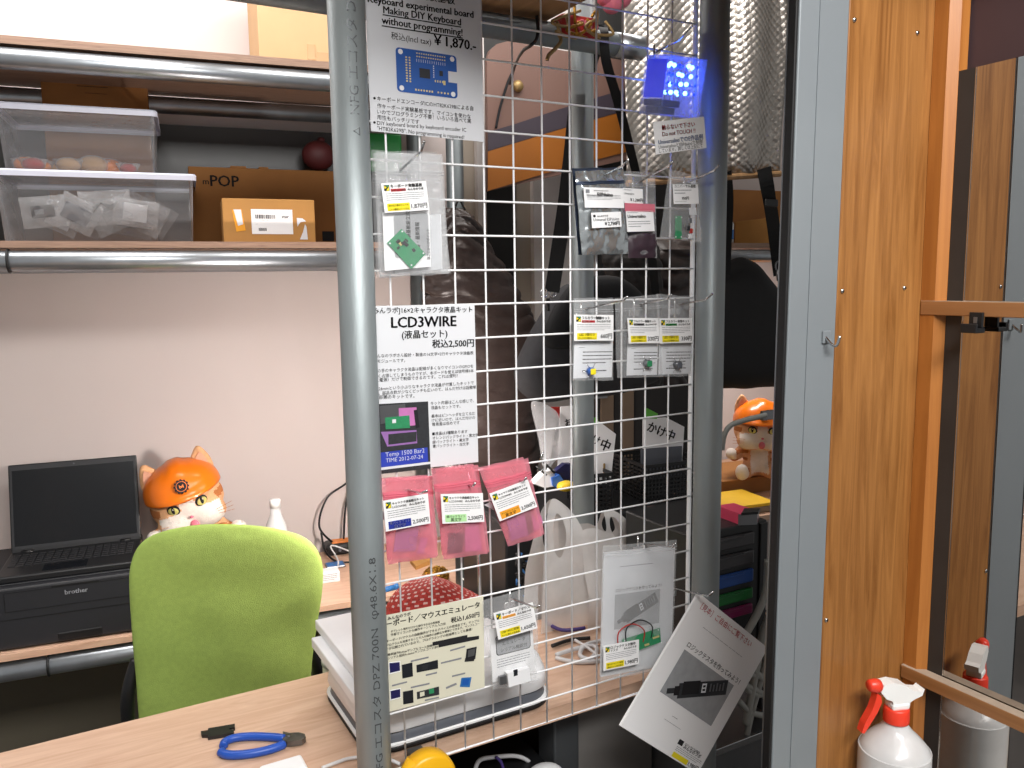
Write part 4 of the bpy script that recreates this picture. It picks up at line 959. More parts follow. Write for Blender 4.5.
c.rect(*B(.85, .38), *B(1.01, .64), 'paper', .0008)
for a, b in ((.075, .09), (.925, .09), (.075, .91), (.925, .91)): c.disc(*B(a, b), .0035, 'paper_white', .0008)
c.rect(*B(.37, .40), *B(.545, .62), 'chip', .0009); c.rect(*B(.70, .40), *B(.76, .52), 'chip', .0009); c.rect(*B(.76, .62), *B(.80, .72), 'gold_pad', .0008)
for k in range(13): c.rect(*B(.33+.038*k, .055), *B(.352+.038*k, .085), 'gold_pad', .0008); c.rect(*B(.33+.038*k, .13), *B(.352+.038*k, .16), 'gold_pad', .0008)
for k in range(10): c.rect(*B(.15, .18+.06*k), *B(.178, .215+.06*k), 'gold_pad', .0008); c.rect(*B(.205, .18+.06*k), *B(.23, .215+.06*k), 'gold_pad', .0008)
for k in range(7): c.rect(*B(.29+.045*k, .89), *B(.315+.045*k, .93), 'gold_pad', .0008)
for k in range(4): c.rect(*B(.66+.055*k, .89), *B(.685+.055*k, .93), 'gold_pad', .0008); c.rect(*B(.62+.04*k, .63), *B(.64+.04*k, .68), 'gold_pad', .0008)
for k in range(14): c.rect(*B(.33+.036*k, .20), *B(.336+.036*k, .27), 'paper', .0007)
for k in range(6): c.rect(*B(.60, .30+.05*k), *B(.615, .33+.05*k), 'paper', .0007)
J = ['キーボードエンコーダICのHT82K629Bによる自', '作キーボード実験基板です。マイコンを使わな', 'いのでプログラミング不要！いろいろ遊べて実', '用性もバッチリです', 'DIY keyboard board by keyboard encoder IC', '"HT82K629B". No programming is required!']
P = [((377, 100.5), (473, 110.5)), ((377, 107.5), (470.5, 118.5)), ((377, 113.5), (471, 123)), ((377, 119), (419, 124)), ((377, 124.8), (466, 131.8)), ((377, 130), (464, 139))]
for s_, (a, b) in zip(J, P): ptext(c, s_, a, b, Y0, 'ink')
for x, y in ((374.3, 98.3), (374.3, 122.5)): c.disc(*fr(c, x, y, Y0), .0017, 'ink')
part('sheet', c.mb, t, norm=False)

# LCD poster
c = Card(onY(366, 306, Y0), onY(474.5, 304.8, Y0), onY(373, 474, Y0))
t = thing('poster', 'white poster with large black heading and module photo, middle left of the grid', 'poster', (c.o+c.U*.5+c.W))
g = lambda x, y: (360+x*.1875, 290+y*.1875)
ptext(c, '[みんラボ]16×2キャラクタ液晶キット', g(58, 124), g(598, 116), Y0, bold=.015)
ptext(c, 'LCD3WIRE', g(165, 201), g(514, 191), Y0, bold=.03)
ptext(c, '(液晶セット)', g(222, 257), g(466, 248), Y0, bold=.02)
ptext(c, '税込2,500円', g(384, 305), g(607, 299), Y0, bold=.025)
for s_, a, b in (('みんなのラボさん設計・製造の16文字×2行キャラクタ液晶表', (70, 360), (604, 343)), ('示モジュールです。', (70, 388), (240, 383)),
    ('この手のキャラクタ液晶は配線が多くなりマイコンのGPIOを', (74, 440), (603, 413)), ('多く占領してしまうものですが、本ボードを使えば信号線3本', (74, 468), (605, 437)), ('（と電源）だけで制御できるのです。これは便利！', (74, 490), (520, 464)),
    ('約26mmという小ぶりなキャラクタ液晶が付属したキットで', (78, 536), (606, 502)), ('す。部品点数が少なくピッチも広いので、はんだ付けは超簡単', (78, 560), (618, 525)), ('な部類のキットです。', (78, 582), (290, 573)),
    ('キット内容はこんな感じで、', (376, 612), (606, 597)), ('液晶もセットです。', (378, 636), (535, 627)), ('基本はピンヘッダを立てるだ', (380, 680), (612, 664)), ('けに近いので、はんだ付けの', (382, 702), (612, 687)), ('難易度は低めです', (384, 724), (530, 714))):
    ptext(c, s_, g(*a), g(*b), Y0)
g2 = lambda x, y: (360+x*.1875, 430+y*.1875)
for s_, a, b in (('■液晶は3種類あります', (384, 28), (572, 14)), ('オレンジバックライト・黒文字', (386, 50), (630, 33)), ('緑バックライト・黒文字', (386, 72), (578, 58)), ('青バックライト・白文字', (387, 94), (580, 80))): ptext(c, s_, g2(*a), g2(*b), Y0)
def quad(c, pts, m, l=.0005): c.poly([fr(c, x, y, Y0) for x, y in pts][::-1], m, l)
quad(c, [g(100, 608), g(362, 594), g2(376, 205), g2(106, 235)], 'photo_dark', .0005)
quad(c, [g(104, 618), g(240, 606), g(245, 690), g(108, 715)], 'tin_grey', .0007); quad(c, [g(205, 630), g(300, 625), g(305, 720), g(210, 730)], 'pink_part', .0008)
quad(c, [g(132, 680), g(262, 668), g(266, 735), g(136, 742)], 'board_green', .001); quad(c, [g(285, 640), g(305, 638), g(316, 732), g(296, 736)], 'ink', .001); quad(c, [g(170, 690), g(190, 688), g(191, 708), g(171, 710)], 'paper', .0012)
quad(c, [g2(110, 10), g2(300, 0), g2(304, 70), g2(145, 88)], 'violet_part', .0007); quad(c, [g2(150, 22), g2(300, 8), g2(300, 60), g2(150, 78)], 'photo_dark', .0009)
quad(c, [g2(108, 120), g2(358, 92), g2(362, 168), g2(112, 200)], 'photo_lcd', .001); quad(c, [g2(106, 200), g2(374, 168), g2(376, 180), g2(106, 214)], 'paper', .0011)
for s_, a, b in (('Temp 1500 Bar2', (134, 142), (342, 118)), ('TIME 2012-07-24', (136, 172), (334, 150))): ptext(c, s_, g2(*a), g2(*b), Y0, 'lid_plastic', l=.0016)
part('sheet', c.mb, t, norm=False)

# cream poster
c = Card(onY(380, 616.5, Y0), onY(483.3, 596, Y0), onY(383, 713.5, Y0), 'paper_cream')
t = thing('poster', 'cream paper poster with small device pictures, lower left of the grid', 'poster', (c.o+c.U*.5+c.W))
g = lambda x, y: (360+x*.1875, 570+y*.1875)
ptext(c, 'みんなのラボ', g(146, 268), g(270, 240), Y0, bold=.03)
ptext(c, 'キーボード／マウスエミュレータ', g(100, 312), g(638, 197), Y0, bold=.03)
ptext(c, '税込1,650円', g(484, 280), g(636, 246), Y0, bold=.03)
for s_, a, b in (('タブレット端末だけから操作できる小型装置', (163, 333), (425, 280)), ('外部マイコンから操作キーシリアル入力出', (163, 352), (455, 290)), ('キーボード/マウスの自動操作ができるデバイスの完成品です。サンプル', (140, 386), (636, 274)), ('プログラムを用意することで入力操作の自動化を簡単にできます。サンプルコー', (140, 408), (636, 290)), ('ドが公開されているので、プログラミングの勉強用としても最適！', (140, 428), (598, 320)),
    ('簡単操作Pythonサンプルコード同梱', (146, 458), (384, 408)), ('シリアル接続Arduinoサンプルコード添付', (146, 478), (424, 412))): ptext(c, s_, g(*a), g(*b), Y0, bold=.01)
quad(c, [g(386, 384), g(572, 345), g(572, 358), g(634, 350), g(634, 368), g(420, 412), g(418, 398), g(386, 404)], 'ink', .0006)
for pts, m in (([(152, 492), (214, 484), (216, 540), (154, 556)], 'paper_white'), ([(156, 496), (210, 489), (212, 535), (158, 548)], 'navy_item'), ([(222, 505), (278, 492), (282, 566), (226, 578)], 'chip'), ([(300, 506), (414, 478), (416, 524), (302, 546)], 'chip'), ([(320, 510), (360, 500), (361, 525), (321, 534)], 'photo_dark'),
    ([(430, 492), (540, 465), (541, 474), (431, 500)], 'ink_grey'), ([(568, 420), (622, 408), (614, 474), (560, 488)], 'chip'), ([(575, 427), (614, 417), (608, 455), (574, 464)], 'tin_grey'), ([(560, 468), (614, 455), (606, 484), (556, 488)], 'ink'),
    ([(158, 640), (216, 628), (218, 680), (160, 696)], 'paper_white'), ([(162, 644), (213, 633), (214, 676), (164, 688)], 'navy_item'), ([(228, 648), (282, 638), (285, 706), (230, 716)], 'chip'), ([(302, 650), (420, 620), (422, 664), (304, 688)], 'photo_dark'), ([(318, 652), (342, 646), (343, 668), (319, 676)], 'paper_cream'), ([(366, 634), (392, 628), (394, 654), (368, 660)], 'board_green'),
    ([(456, 624), (512, 600), (516, 610), (460, 634)], 'ink_grey'), ([(540, 574), (594, 570), (584, 624), (532, 622)], 'pen_blue'), ([(548, 582), (584, 578), (576, 612), (542, 612)], 'board_blue')):
    quad(c, [g(*p) for p in pts], m, .0007 if m in ('paper_white', 'chip', 'photo_dark', 'pen_blue', 'ink_grey') else .001)
for a, b in (((270, 482), (365, 460)), ((480, 425), (560, 402)), ((170, 612), (250, 592)), ((270, 622), (370, 600)), ((490, 562), (560, 545)), ((345, 690), (420, 674)), ((350, 556), (410, 542))):
    p = g(*a); q = g(*b); quad(c, [p, q, (q[0], q[1]+1.6), (p[0], p[1]+1.6)], 'ink_grey', .0006)
part('sheet', c.mb, t, norm=False)

# ------------------------------------------------------------------ bags on the hooks
def label_card(par, TL, TR, BL, Y, title, tag, price, tcol='label_yellow', pill='ink_red', sub=None, m='paper_white', name='price_label', sub2='みんなのラボ', seed=1, logo=True):
    c = Card(onY(*TL, Y), onY(*TR, Y), onY(*BL, Y), m, .0006)
    if logo: c.rect(.05, .07, .165, .27, 'ink'); c.poly([(.055, .09), (.055, .2), (.11, .15)], 'label_yellow', .0006); c.poly([(.09, .26), (.155, .26), (.155, .12)], 'label_yellow', .0006); c.rect(.10, .08, .15, .13, 'board_green', .0006)
    if title: c.text(title, .19, .17, .90, 'ink', .03, hmax=.12)
    if sub: 
        if pill: c.rect(.19, .21, .52, .30, pill, .0005); c.text(sub, .21, .285, .50, 'paper_white', .01, l=.0008, hmax=.07)
        else: c.text(sub, .19, .29, .50, 'ink', .01, hmax=.09)
        c.text(sub2, .56, .29, .92, 'ink', .04, hmax=.085)
    c.lines(.07, .36, .92, .64, 4, 'ink_grey', seed=seed)
    if tag: 
        c.rect(.07, .70, .57, .95, tcol, .0005); fg = 'paper_white' if tcol == 'label_blue' else 'ink'
        n = len(tag)
        for i, s_ in enumerate(tag): c.text(s_, .10, .70+.25*(i+.82)/n, .54, fg, .01, l=.0008, hmax=.2/n, align='c')
    c.text(price, .60, .90, .96, 'ink', .018, hmax=.17, align='r')
    part(name, c.mb, par, 'white price label', norm=False); return c
def bagfilm(par, TL, TR, BR, BL, Y, m, bulge=.006, seed=0, nu=18, nv=24, zipm=None, zipv=.16, back=.0015, side=.0, name='bag_film', sag=.0):
    q = [onY(*p, Y) for p in (TL, TR, BR, BL)]; rn = random.Random(seed); of = V((rn.random()*40, rn.random()*40, 0))
    def base(u, v): return (q[0]*(1-u)+q[1]*u)*(1-v)+(q[3]*(1-u)+q[2]*u)*v
    def fn(sg, amp):
        def f(u, v):
            b = (max(0, math.sin(PI*u))**.5)*(max(0, math.sin(PI*min(1, max(0, (v-.1)/.9))))**.5)
            n = nz.noise(V((u*5, v*5, sg))+of)*.35+nz.noise(V((u*2.2, v*9, 3+sg))+of)*.25
            return base(u, v)+V((0, sg*amp*b*(1+n)+sg*.0006+side*(v), 0))+V((.0015*nz.noise(V((v*4, 0, u*2))+of), 0, .0015*nz.noise(V((u*4, 7, 0))+of)))
        return f
    mb = MB()
    mm = (lambda u, v: zipm if zipm and abs(v-zipv) < .035 else m)
    mb.grid(fn(-1, bulge), nu, nv, mm); mb.grid(lambda u, v: fn(1, back)(1-u, v), nu, nv, mm)
    rr_ = .0011
    for vv in (zipv-.012, zipv+.012): mb.tube([fn(-1, bulge)(u/8, vv)+V((0, -.0006, 0)) for u in range(9)], rr_*.6, zipm or m, 6)
    part(name, mb, par, norm=False)
def bag(label, TL, TR, BR, BL, Y, film_m, group=None, **k):
    o = onY((TL[0]+TR[0])/2, (TL[1]+TR[1])/2, Y); t = thing('zip_bag', label, 'zip bag', o, 0, group); bagfilm(t, TL, TR, BR, BL, Y, film_m, **k); return t
def pcb(par, pts, Y, m='board_green', th=.0016, chips=4, seed=0, name='circuit_board'):
    P_ = [onY(*p, Y) for p in pts]; mb = MB().prism(P_, (0, th, 0), m); rn = random.Random(seed)
    c_ = Card(P_[0], P_[1], P_[3], back=False, mb=mb)
    for i in range(chips): u, v = rn.uniform(.12, .75), rn.uniform(.12, .75); a, b = rn.uniform(.06, .2), rn.uniform(.06, .2); c_.rect(u, v, u+a, v+b, rn.choice(['chip', 'gold_pad', 'chip', 'paper']), .0009)
    for u, v in ((.06, .07), (.94, .07), (.06, .93), (.94, .93)): c_.disc(u, v, .0013, 'paper', .0006, 8)
    part(name, mb, par, 'green circuit board' if m == 'board_green' else None, norm=False)
# keyboard board kit (three bags on one hook)
for i, (dx, dy, yy) in enumerate(((6, 4, 1.083), (9, 3, 1.080))):
    t = bag('clear zip bag hanging behind the front bag under the top poster', (371+dx*.5, 149+dy), (437+dx*.6, 152+dy*.7), (446+dx*.45, 270+dy), (377+dx*.4, 275+dy*.7), yy, 'clear_film_dense', 'clear bags stacked behind the keyboard kit', seed=30+i, bulge=.002)
    c = Card(onY(384+dx, 214+dy, yy), onY(432+dx, 211+dy, yy), onY(386+dx, 272+dy*.6, yy), 'paper'); part('instruction_sheet', c.mb, t, norm=False)
t = bag('clear zip bag with a small green circuit board and yellow price label', (371, 150), (437, 152), (444, 272), (376, 277), 1.072, 'clear_film', seed=2, bulge=.006, zipv=.24)
g = lambda x, y: (360+x*.1875, 130+y*.1875)
c = Card(onY(*g(120, 440), 1.072), onY(*g(370, 425), 1.072), onY(*g(132, 752), 1.072), 'paper_white')
c.rrect(.22, .05, .97, .80, .004, 'card_grey'); c.rrect(.235, .06, .955, .785, .0035, 'photo_grey', .0006)
for s_, x0, y0 in (('品番・最新情報', 318, 655), ('実験基板組立説', 268, 600), ('以ここからがポイント', 372, 690)):
    pa = onY(*g(x0, y0), 1.072); pb = pa+V((0, 0, .030)); 
    vs, fs, wd = glyphs(s_, .02); k = .042/wd; c.mb.add([pa+c.n*.0009+V((-y*k*1.2, 0, x*k)) for x, y in vs], fs, 'ink')
part('instruction_card', c.mb, t, 'grey printed instruction card', norm=False)
pcb(t, [g(222, 528), g(350, 660), g(275, 742), g(146, 602)], 1.069, seed=4, chips=7)
label_card(t, g(112, 284), g(352, 272), g(132, 442), 1.064, 'キーボード実験基板', ['自作用の素材としても', 'こんな基板もパーツ付き'], '1,870円', sub='キーボード実験', seed=3)
# silver antistatic bag and friends
def gg(x, y): return (540+x*.1875, 140+y*.1875)
t = bag('thin grey zip bag hanging behind the silver bag at upper right', gg(172, 150), gg(440, 150), gg(470, 612), gg(205, 612), 1.083, 'silver_edge', seed=8, bulge=.003)
t = bag('silver antistatic zip bag with two white labels, upper right of the grid', gg(185, 165), gg(445, 158), gg(472, 608), gg(222, 612), 1.070, 'silver_film', seed=9, bulge=.010, zipm='silver_edge', zipv=.15)
c = label_card(t, gg(232, 252), gg(442, 258), gg(240, 360), 1.057, None, None, ' ', logo=False, seed=5)
t2 = c; cc = Card(onY(*gg(232, 252), 1.0565), onY(*gg(442, 258), 1.0565), onY(*gg(240, 360), 1.0565), back=False)
cc.text('Universalno', .06, .42, .30, 'ink', .0, hmax=.1); cc.text('ESPduino', .33, .42, .72, 'ink', .03, hmax=.2); cc.lines(.25, .14, .70, .22, 1, 'ink'); cc.rect(.05, .10, .14, .27, 'ink_grey')
part('label_print', cc.mb, t, norm=False)
cc = Card(onY(*gg(274, 388), 1.0545), onY(*gg(432, 382), 1.0545), onY(*gg(278, 470), 1.0545), 'paper_white')
cc.rect(.05, .14, .13, .30, 'ink'); cc.text('みんなのラボ', .18, .30, .55, 'ink', .03); cc.text('Universal ESPduino', .05, .56, .92, 'ink', .0); cc.text('￥2,750円', .42, .86, .93, 'ink', .04); part('price_label', cc.mb, t, 'white price label', norm=False)
t = bag('clear zip bag with pink strip and dark contents, right of the silver bag', gg(446, 165), gg(612, 172), gg(626, 632), gg(470, 622), 1.074, 'clear_film', seed=11, bulge=.006)
c = Card(onY(*gg(442, 255), 1.066), onY(*gg(548, 262), 1.066), onY(*gg(444, 335), 1.066), 'paper_white'); c.text('Universalno', .04, .42, .55, 'ink'); c.text('￥1,260円', .34, .86, .98, 'ink', .03); c.lines(.04, .1, .5, .2, 1); part('price_label', c.mb, t, 'upper white label', norm=False)
pillow(mb := MB(), onY(*gg(545, 556), 1.073), .056, .044, .012, 'plum_dark', 40, wr=.15); part('dark_contents', mb, t)
c = Card(onY(*gg(452, 336), 1.062), onY(*gg(612, 342), 1.062), onY(*gg(454, 380), 1.062), 'pink_film_dense'); part('pink_strip', c.mb, t, 'pink zip strip', norm=False)
c = Card(onY(*gg(458, 378), 1.062), onY(*gg(604, 376), 1.062), onY(*gg(466, 490), 1.062), 'paper_white'); c.text('Universalno', .04, .34, .70, 'ink', .03); c.lines(.05, .5, .85, .85, 3, seed=6); c.lines(.05, .08, .5, .16, 1); part('price_label', c.mb, t, 'lower white label', norm=False)
t = bag('clear zip bag with thin green board and white label, in front of the right pole', gg(690, 155), gg(838, 190), gg(860, 545), gg(640, 520), 1.045, 'clear_film', seed=13, bulge=.006, zipv=.12)
c = Card(onY(*gg(708, 236), 1.036), onY(*gg(842, 236), 1.036), onY(*gg(714, 342), 1.036), 'paper_white'); c.text('ユニバーサル基板', .05, .16, .90, 'ink', .02); c.lines(.05, .28, .72, .58, 2, seed=9); c.text('950円', .32, .78, .60, 'ink', .03); c.lines(.05, .86, .6, .92, 1); part('price_label', c.mb, t, 'white price label', norm=False)
pcb(t, [gg(724, 405), gg(756, 405), gg(756, 528), gg(722, 525)], 1.041, chips=0)
c = Card(onY(*gg(795, 362), 1.040), onY(*gg(832, 362), 1.040), onY(*gg(798, 400), 1.040), 'paper'); part('paper_slip', c.mb, t, norm=False)
mb = MB(); 
for k, (x, y, m) in enumerate(((800, 430, 'tin_grey'), (790, 470, 'chip'), (805, 485, 'red_item'), (800, 515, 'paper'), (778, 450, 'tin_grey'))): p = onY(*gg(x, y), 1.041); mb.box((p.x-.003, p.y-.002, p.z-.004), (p.x+.003, p.y+.002, p.z+.004), m, .001)
part('components', mb, t)
# middle row of three clear kits
def g7(x, y): return (540+x*.1875, 270+y*.1875)
rows = [('leftmost clear kit bag of the middle row, with a yellow and blue module', (180, 150), (392, 150), (390, 590), (172, 590), (182, 238), (392, 240), (182, 378), '660円', 'ink_red', (270, 540), ('label_yellow', 'blue_item'), 'pa'),
        ('middle clear kit bag of the middle row, with crumpled front film', (398, 150), (630, 130), (655, 570), (410, 575), (466, 256), (632, 256), (474, 392), '330円', 'drawer_grey', (570, 498), ('board_green', 'tin_grey'), 'pb'),
        ('rightmost clear kit bag of the middle row, touching the grid edge', (620, 128), (822, 140), (805, 565), (640, 570), (636, 258), (812, 256), (640, 392), '330円', 'drawer_green', (730, 505), ('grey_plastic', 'tin_grey'), 'pc')]
for i, (lb, TL, TR, BR, BL, a, b, d, pr_c, pill, mo, mm, _) in enumerate(rows):
    yy = 1.077-.004*(i == 1)
    t = bag(lb, g7(*TL), g7(*TR), g7(*BR), g7(*BL), yy, 'clear_film', 'clear kit bags in the middle row', seed=50+i, bulge=.005, zipv=.15)
    c = Card(onY(*g7(a[0]+2, d[1]-30), yy), onY(*g7(b[0]-2, d[1]-30), yy), onY(*g7(a[0]-4, BL[1]-12), yy), 'paper')
    c.rrect(.12, .04, .97, .20, .004, 'card_grey'); c.text('LEDの完全キット' if i == 0 else 'キット', .22, .17, .80 if i == 0 else .5, 'ink', 0, hmax=.10); c.lines(.12, .28, .3, .31, 1, 'ink'); c.lines(.22, .38, .98, .72, 4, 'ink', .25, seed=i); c.lines(.22, .82, .98, .92, 1, 'ink')
    part('instruction_sheet', c.mb, t, norm=False)
    p = onY(*g7(*mo), yy-.004); mb = MB().lathe([(.001, -.006), (.006, -.006), (.0064, -.003), (.0064, .003), (.001, .003)], tuple(p), mm[1], 20, axis='Y'); mb.box((p.x-.005, p.y-.009, p.z-.005), (p.x+.005, p.y-.006, p.z+.005), mm[0], .0015)
    for k in range(6): mb.tube([p+V((.006*math.cos(k), -.001, .006*math.sin(k))), p+V((.017*math.cos(k*1.05), -.001, .015*math.sin(k*1.05)))], .0005, 'chrome', 5)
    part('module', mb, t)
    label_card(t, g7(*a), g7(*b), g7(*d), yy-.011, 'フルカラー制御キット', ['LED 5個付き', 'はんだ付け簡単キット'], pr_c, pill=pill, sub='Lite' if i else 'Standard', seed=20+i)
# pink antistatic bags, three hooks with two bags each
def g1(x, y): return (360+x*.1875, 430+y*.1875)
pk = [('blue', (112, 255), (362, 240), (408, 680), (150, 715), (122, 378), (362, 338), (138, 542), 'label_blue', ['青バックライト', '白文字'], [((190, 530), (318, 512), (298, 660), (172, 668), 'violet_part'), ((318, 585), (362, 590), (340, 672), (300, 675), 'pink_part')]),
      ('green', (380, 205), (606, 180), (680, 660), (446, 690), (430, 342), (655, 336), (440, 500), 'label_green', ['緑バックライト', '黒文字'], [((555, 505), (630, 500), (652, 660), (556, 666), 'pink_part'), ((470, 560), (555, 560), (545, 665), (462, 676), 'chip'), ((505, 585), (552, 575), (545, 662), (494, 672), 'pink_part')]),
      ('orange', (630, 200), (870, 145), (972, 565), (790, 620), (690, 340), (895, 264), (745, 488), 'label_orange', ['オレンジバックライト', '黒文字'], [((775, 480), (872, 440), (905, 575), (800, 608), 'violet_part'), ((870, 440), (905, 430), (920, 560), (895, 575), 'chip'), ((912, 460), (950, 500), (960, 540), (925, 555), 'pink_part')])]
for i, (nm, TL, TR, BR, BL, a, b, d, lc, tg, cont) in enumerate(pk):
    yy = 1.070
    for k in (1, 0):
        o = 24*k; y2 = yy+.010*k
        t = bag(('front pink zip bag of a display kit with the %s label' % nm) if k == 0 else ('pink zip bag hidden behind the front bag with the %s label' % nm),
                g1(TL[0]+o, TL[1]+o*.2), g1(TR[0]+o, TR[1]+o*.2), g1(BR[0]+o*.4, BR[1]-o*.4), g1(BL[0]-o*.3, BL[1]-o*.9), y2, 'pink_film', 'pink antistatic bags', seed=60+2*i+k, bulge=.008 if k == 0 else .004, zipm='pink_film_dense', zipv=.20, back=.004)
        for A, B_, C_, D_, m in cont:
            sh_x = 14*k
            P_ = [onY(*g1(x+sh_x, y-14-30*k), y2+.0012) for x, y in (A, B_, C_, D_)]; mid = sum(P_, V())/4; P_ = [mid+(p-mid)*.94 for p in P_]
            part('display_module' if m == 'violet_part' else ('pin_header' if m == 'chip' else 'foam_pad'), MB().prism(P_, (0, -.0018, 0), m), t)
        if k == 0:
            cL = label_card(t, g1(*a), g1(*b), g1(*d), yy-.0125, 'キャラクタ液晶組立キット', tg, '2,500円', tcol=lc, pill=None, sub='LCD3WIRE', seed=33+i)
        else:
            c = Card(onY(*g1(a[0]-28, a[1]+60), y2-.005), onY(*g1(b[0]-60, b[1]+60), y2-.005), onY(*g1(d[0]-30, d[1]-60), y2-.005), 'paper'); part('instruction_sheet', c.mb, t, norm=False)
# emulator kit
def g5(x, y): return (360+x*.1875, 570+y*.1875)
t = bag('clear zip bag with a white USB stick and yellow price label beside the cream poster', g5(650, 165), g5(950, 80), g5(945, 590), g5(708, 640), 1.076, 'clear_film', seed=77, bulge=.007, zipv=.18)
c = Card(onY(*g5(690, 315), 1.075), onY(*g5(918, 262), 1.075), onY(*g5(708, 600), 1.075), 'paper_white')
c.rrect(.12, .16, .93, .53, .005, 'ink', .0004); c.rrect(.135, .17, .915, .515, .0045, 'photo_grey', .0007); c.text('エミュレータ', .26, .35, .80, 'ink', .0, l=.0009); c.text('シリアル機能付', .22, .47, .84, 'ink', .0, l=.0009); c.lines(.12, .60, .9, .78, 4, seed=4)
rn = random.Random(8)
part('instruction_card', c.mb, t, norm=False)
P_ = [onY(*g5(x, y), 1.071) for x, y in ((770, 540), (888, 508), (894, 578), (778, 612))]; mb = MB().prism(P_, (0, -.010, 0), 'white_plastic'); p = onY(*g5(832, 548), 1.0608); mb.box((p.x-.004, p.y, p.z-.005), (p.x+.003, p.y+.001, p.z+.005), 'chip')
P_ = [onY(*g5(x, y), 1.069) for x, y in ((735, 565), (772, 556), (776, 600), (740, 608))]; mb.prism(P_, (0, -.005, 0), 'tin_grey'); part('usb_stick', mb, t, 'white USB stick')
label_card(t, g5(712, 230), g5(922, 172), g5(738, 372), 1.057, 'キーボード／マウス', ['USB HIDに変換', 'すぐに使える完成品'], '1,650円', pill='label_orange', sub='エミュレータ', seed=41)

# booklets
def device(c, u0, v0, u1, v1, ang=0, seed=0):
    """photo of a dark pen-shaped logic tester"""
    c.rect(u0, v0, u1, v1, 'photo_grey', .0004)
    cu, cv = (u0+u1)/2, (v0+v1)/2; W_ = (u1-u0)*c.w; H_ = (v1-v0)*c.h
    def q(a, b): 
        x = a*W_; y = b*H_*1.45; X_ = x*math.cos(ang)-y*math.sin(ang); Y_ = x*math.sin(ang)+y*math.cos(ang); return cu+X_/c.w, cv+Y_/c.h
    def R_(a0, b0, a1, b1, m, l): c.poly([q(a0, b0), q(a0, b1), q(a1, b1), q(a1, b0)], m, l)
    R_(-.30, -.10, .46, .13, 'photo_dark', .0006); R_(-.47, -.035, -.34, .045, 'photo_dark', .0006); R_(-.36, -.06, -.28, .08, 'ink', .0007); R_(-.24, -.12, .02, .08, 'ink', .0008)
    R_(.03, -.10, .15, .10, 'chip', .0009); R_(.06, -.07, .12, -.045, 'paper', .0011); R_(.06, .045, .12, .07, 'paper', .0011); R_(.06, -.01, .12, .01, 'paper', .0011); R_(.055, -.07, .07, .07, 'paper', .001); R_(.11, -.07, .125, .07, 'paper', .001)
    for k in range(5): R_(.18+.05*k, -.06+.02*(k % 2), .205+.05*k, .06, 'tin_grey', .0009)
t = thing('booklet', 'white booklet in clear sleeve hanging straight against the grid', 'booklet', onY(640, 550, 1.075))
YB = 1.075
c = Card(onY(604, 553, YB), onY(675, 546, YB), onY(601, 677, YB), 'paper', .004)
c.lines(.22, .12, .78, .145, 1, 'ink_grey'); c.text('ロジックテスタを作ってみよう！', .17, .325, .82, 'ink', .02)
device(c, .16, .345, .80, .63, rad(-24))
part('cover', c.mb, t, norm=False)
bagfilm(t, (603, 546), (677, 540), (672, 668), (600, 681), 1.070, 'clear_film', bulge=.004, seed=91, zipv=.06, name='clear_sleeve')
pcb(t, [(622, 640), (660, 628), (661, 642), (626, 655)], 1.066, chips=3, seed=3)
mb = MB()
for k, (x, y) in enumerate(((626, 640), (634, 636))): mb.tube(spline([onY(x-8, y+6, 1.065), onY(x-7, y-8, 1.063), onY(x+6, y-16, 1.063), onY(x+18, y-10, 1.065), onY(x+17, y+2, 1.066)], 6), .0011, 'red_item' if k == 0 else 'cable_black', 6)
part('lead_wires', mb, t, 'red and black lead wires')
label_card(t, (603.5, 646), (639, 639.5), (603.5, 671), 1.060, 'ロジックテスタ製作', ['組み立てキットの解説', '部品セット付き冊子'], '1,980円', pill=None, sub='テスタ', seed=51)
YB = 1.03
t = thing('booklet', 'tilted white booklet with red handwriting hanging from the lowest hook', 'booklet', onY(704, 600, YB))
TLb, TRb, BLb = onY(699, 593, YB), onY(768, 648, YB), onY(614, 722, YB)
Ub = TRb-TLb; Wb = BLb-TLb; Wb = Wb-Ub.normalized()*Wb.dot(Ub.normalized())*.85
c = Card(TLb, TRb, TLb+Wb, 'paper_white', .005)
c.text('［見本］ご自由にご覧下さい', .09, .075, .80, 'ink_red', .0); c.lines(.22, .165, .90, .175, 1, 'ink_grey')
c.text('ロジックテスタを作ってみよう！', .17, .335, .90, 'ink', .008)
device(c, .17, .36, .86, .68, rad(-28), 1)
c.lines(.42, .765, .50, .775, 1, 'ink'); c.lines(.36, .81, .62, .82, 1, 'ink_grey')
c.rect(.62, .865, .68, .90, 'ink'); c.text('ロジックテスタ製作', .70, .882, .90, 'ink', .02); c.text('みんなのラボ', .70, .905, .93, 'ink', .02); c.lines(.63, .915, .97, .95, 3); c.rect(.63, .955, .83, .99, 'label_yellow', .0005); c.text('1,980円', .84, .985, .97, 'ink', .02)
part('cover', c.mb, t, norm=False)

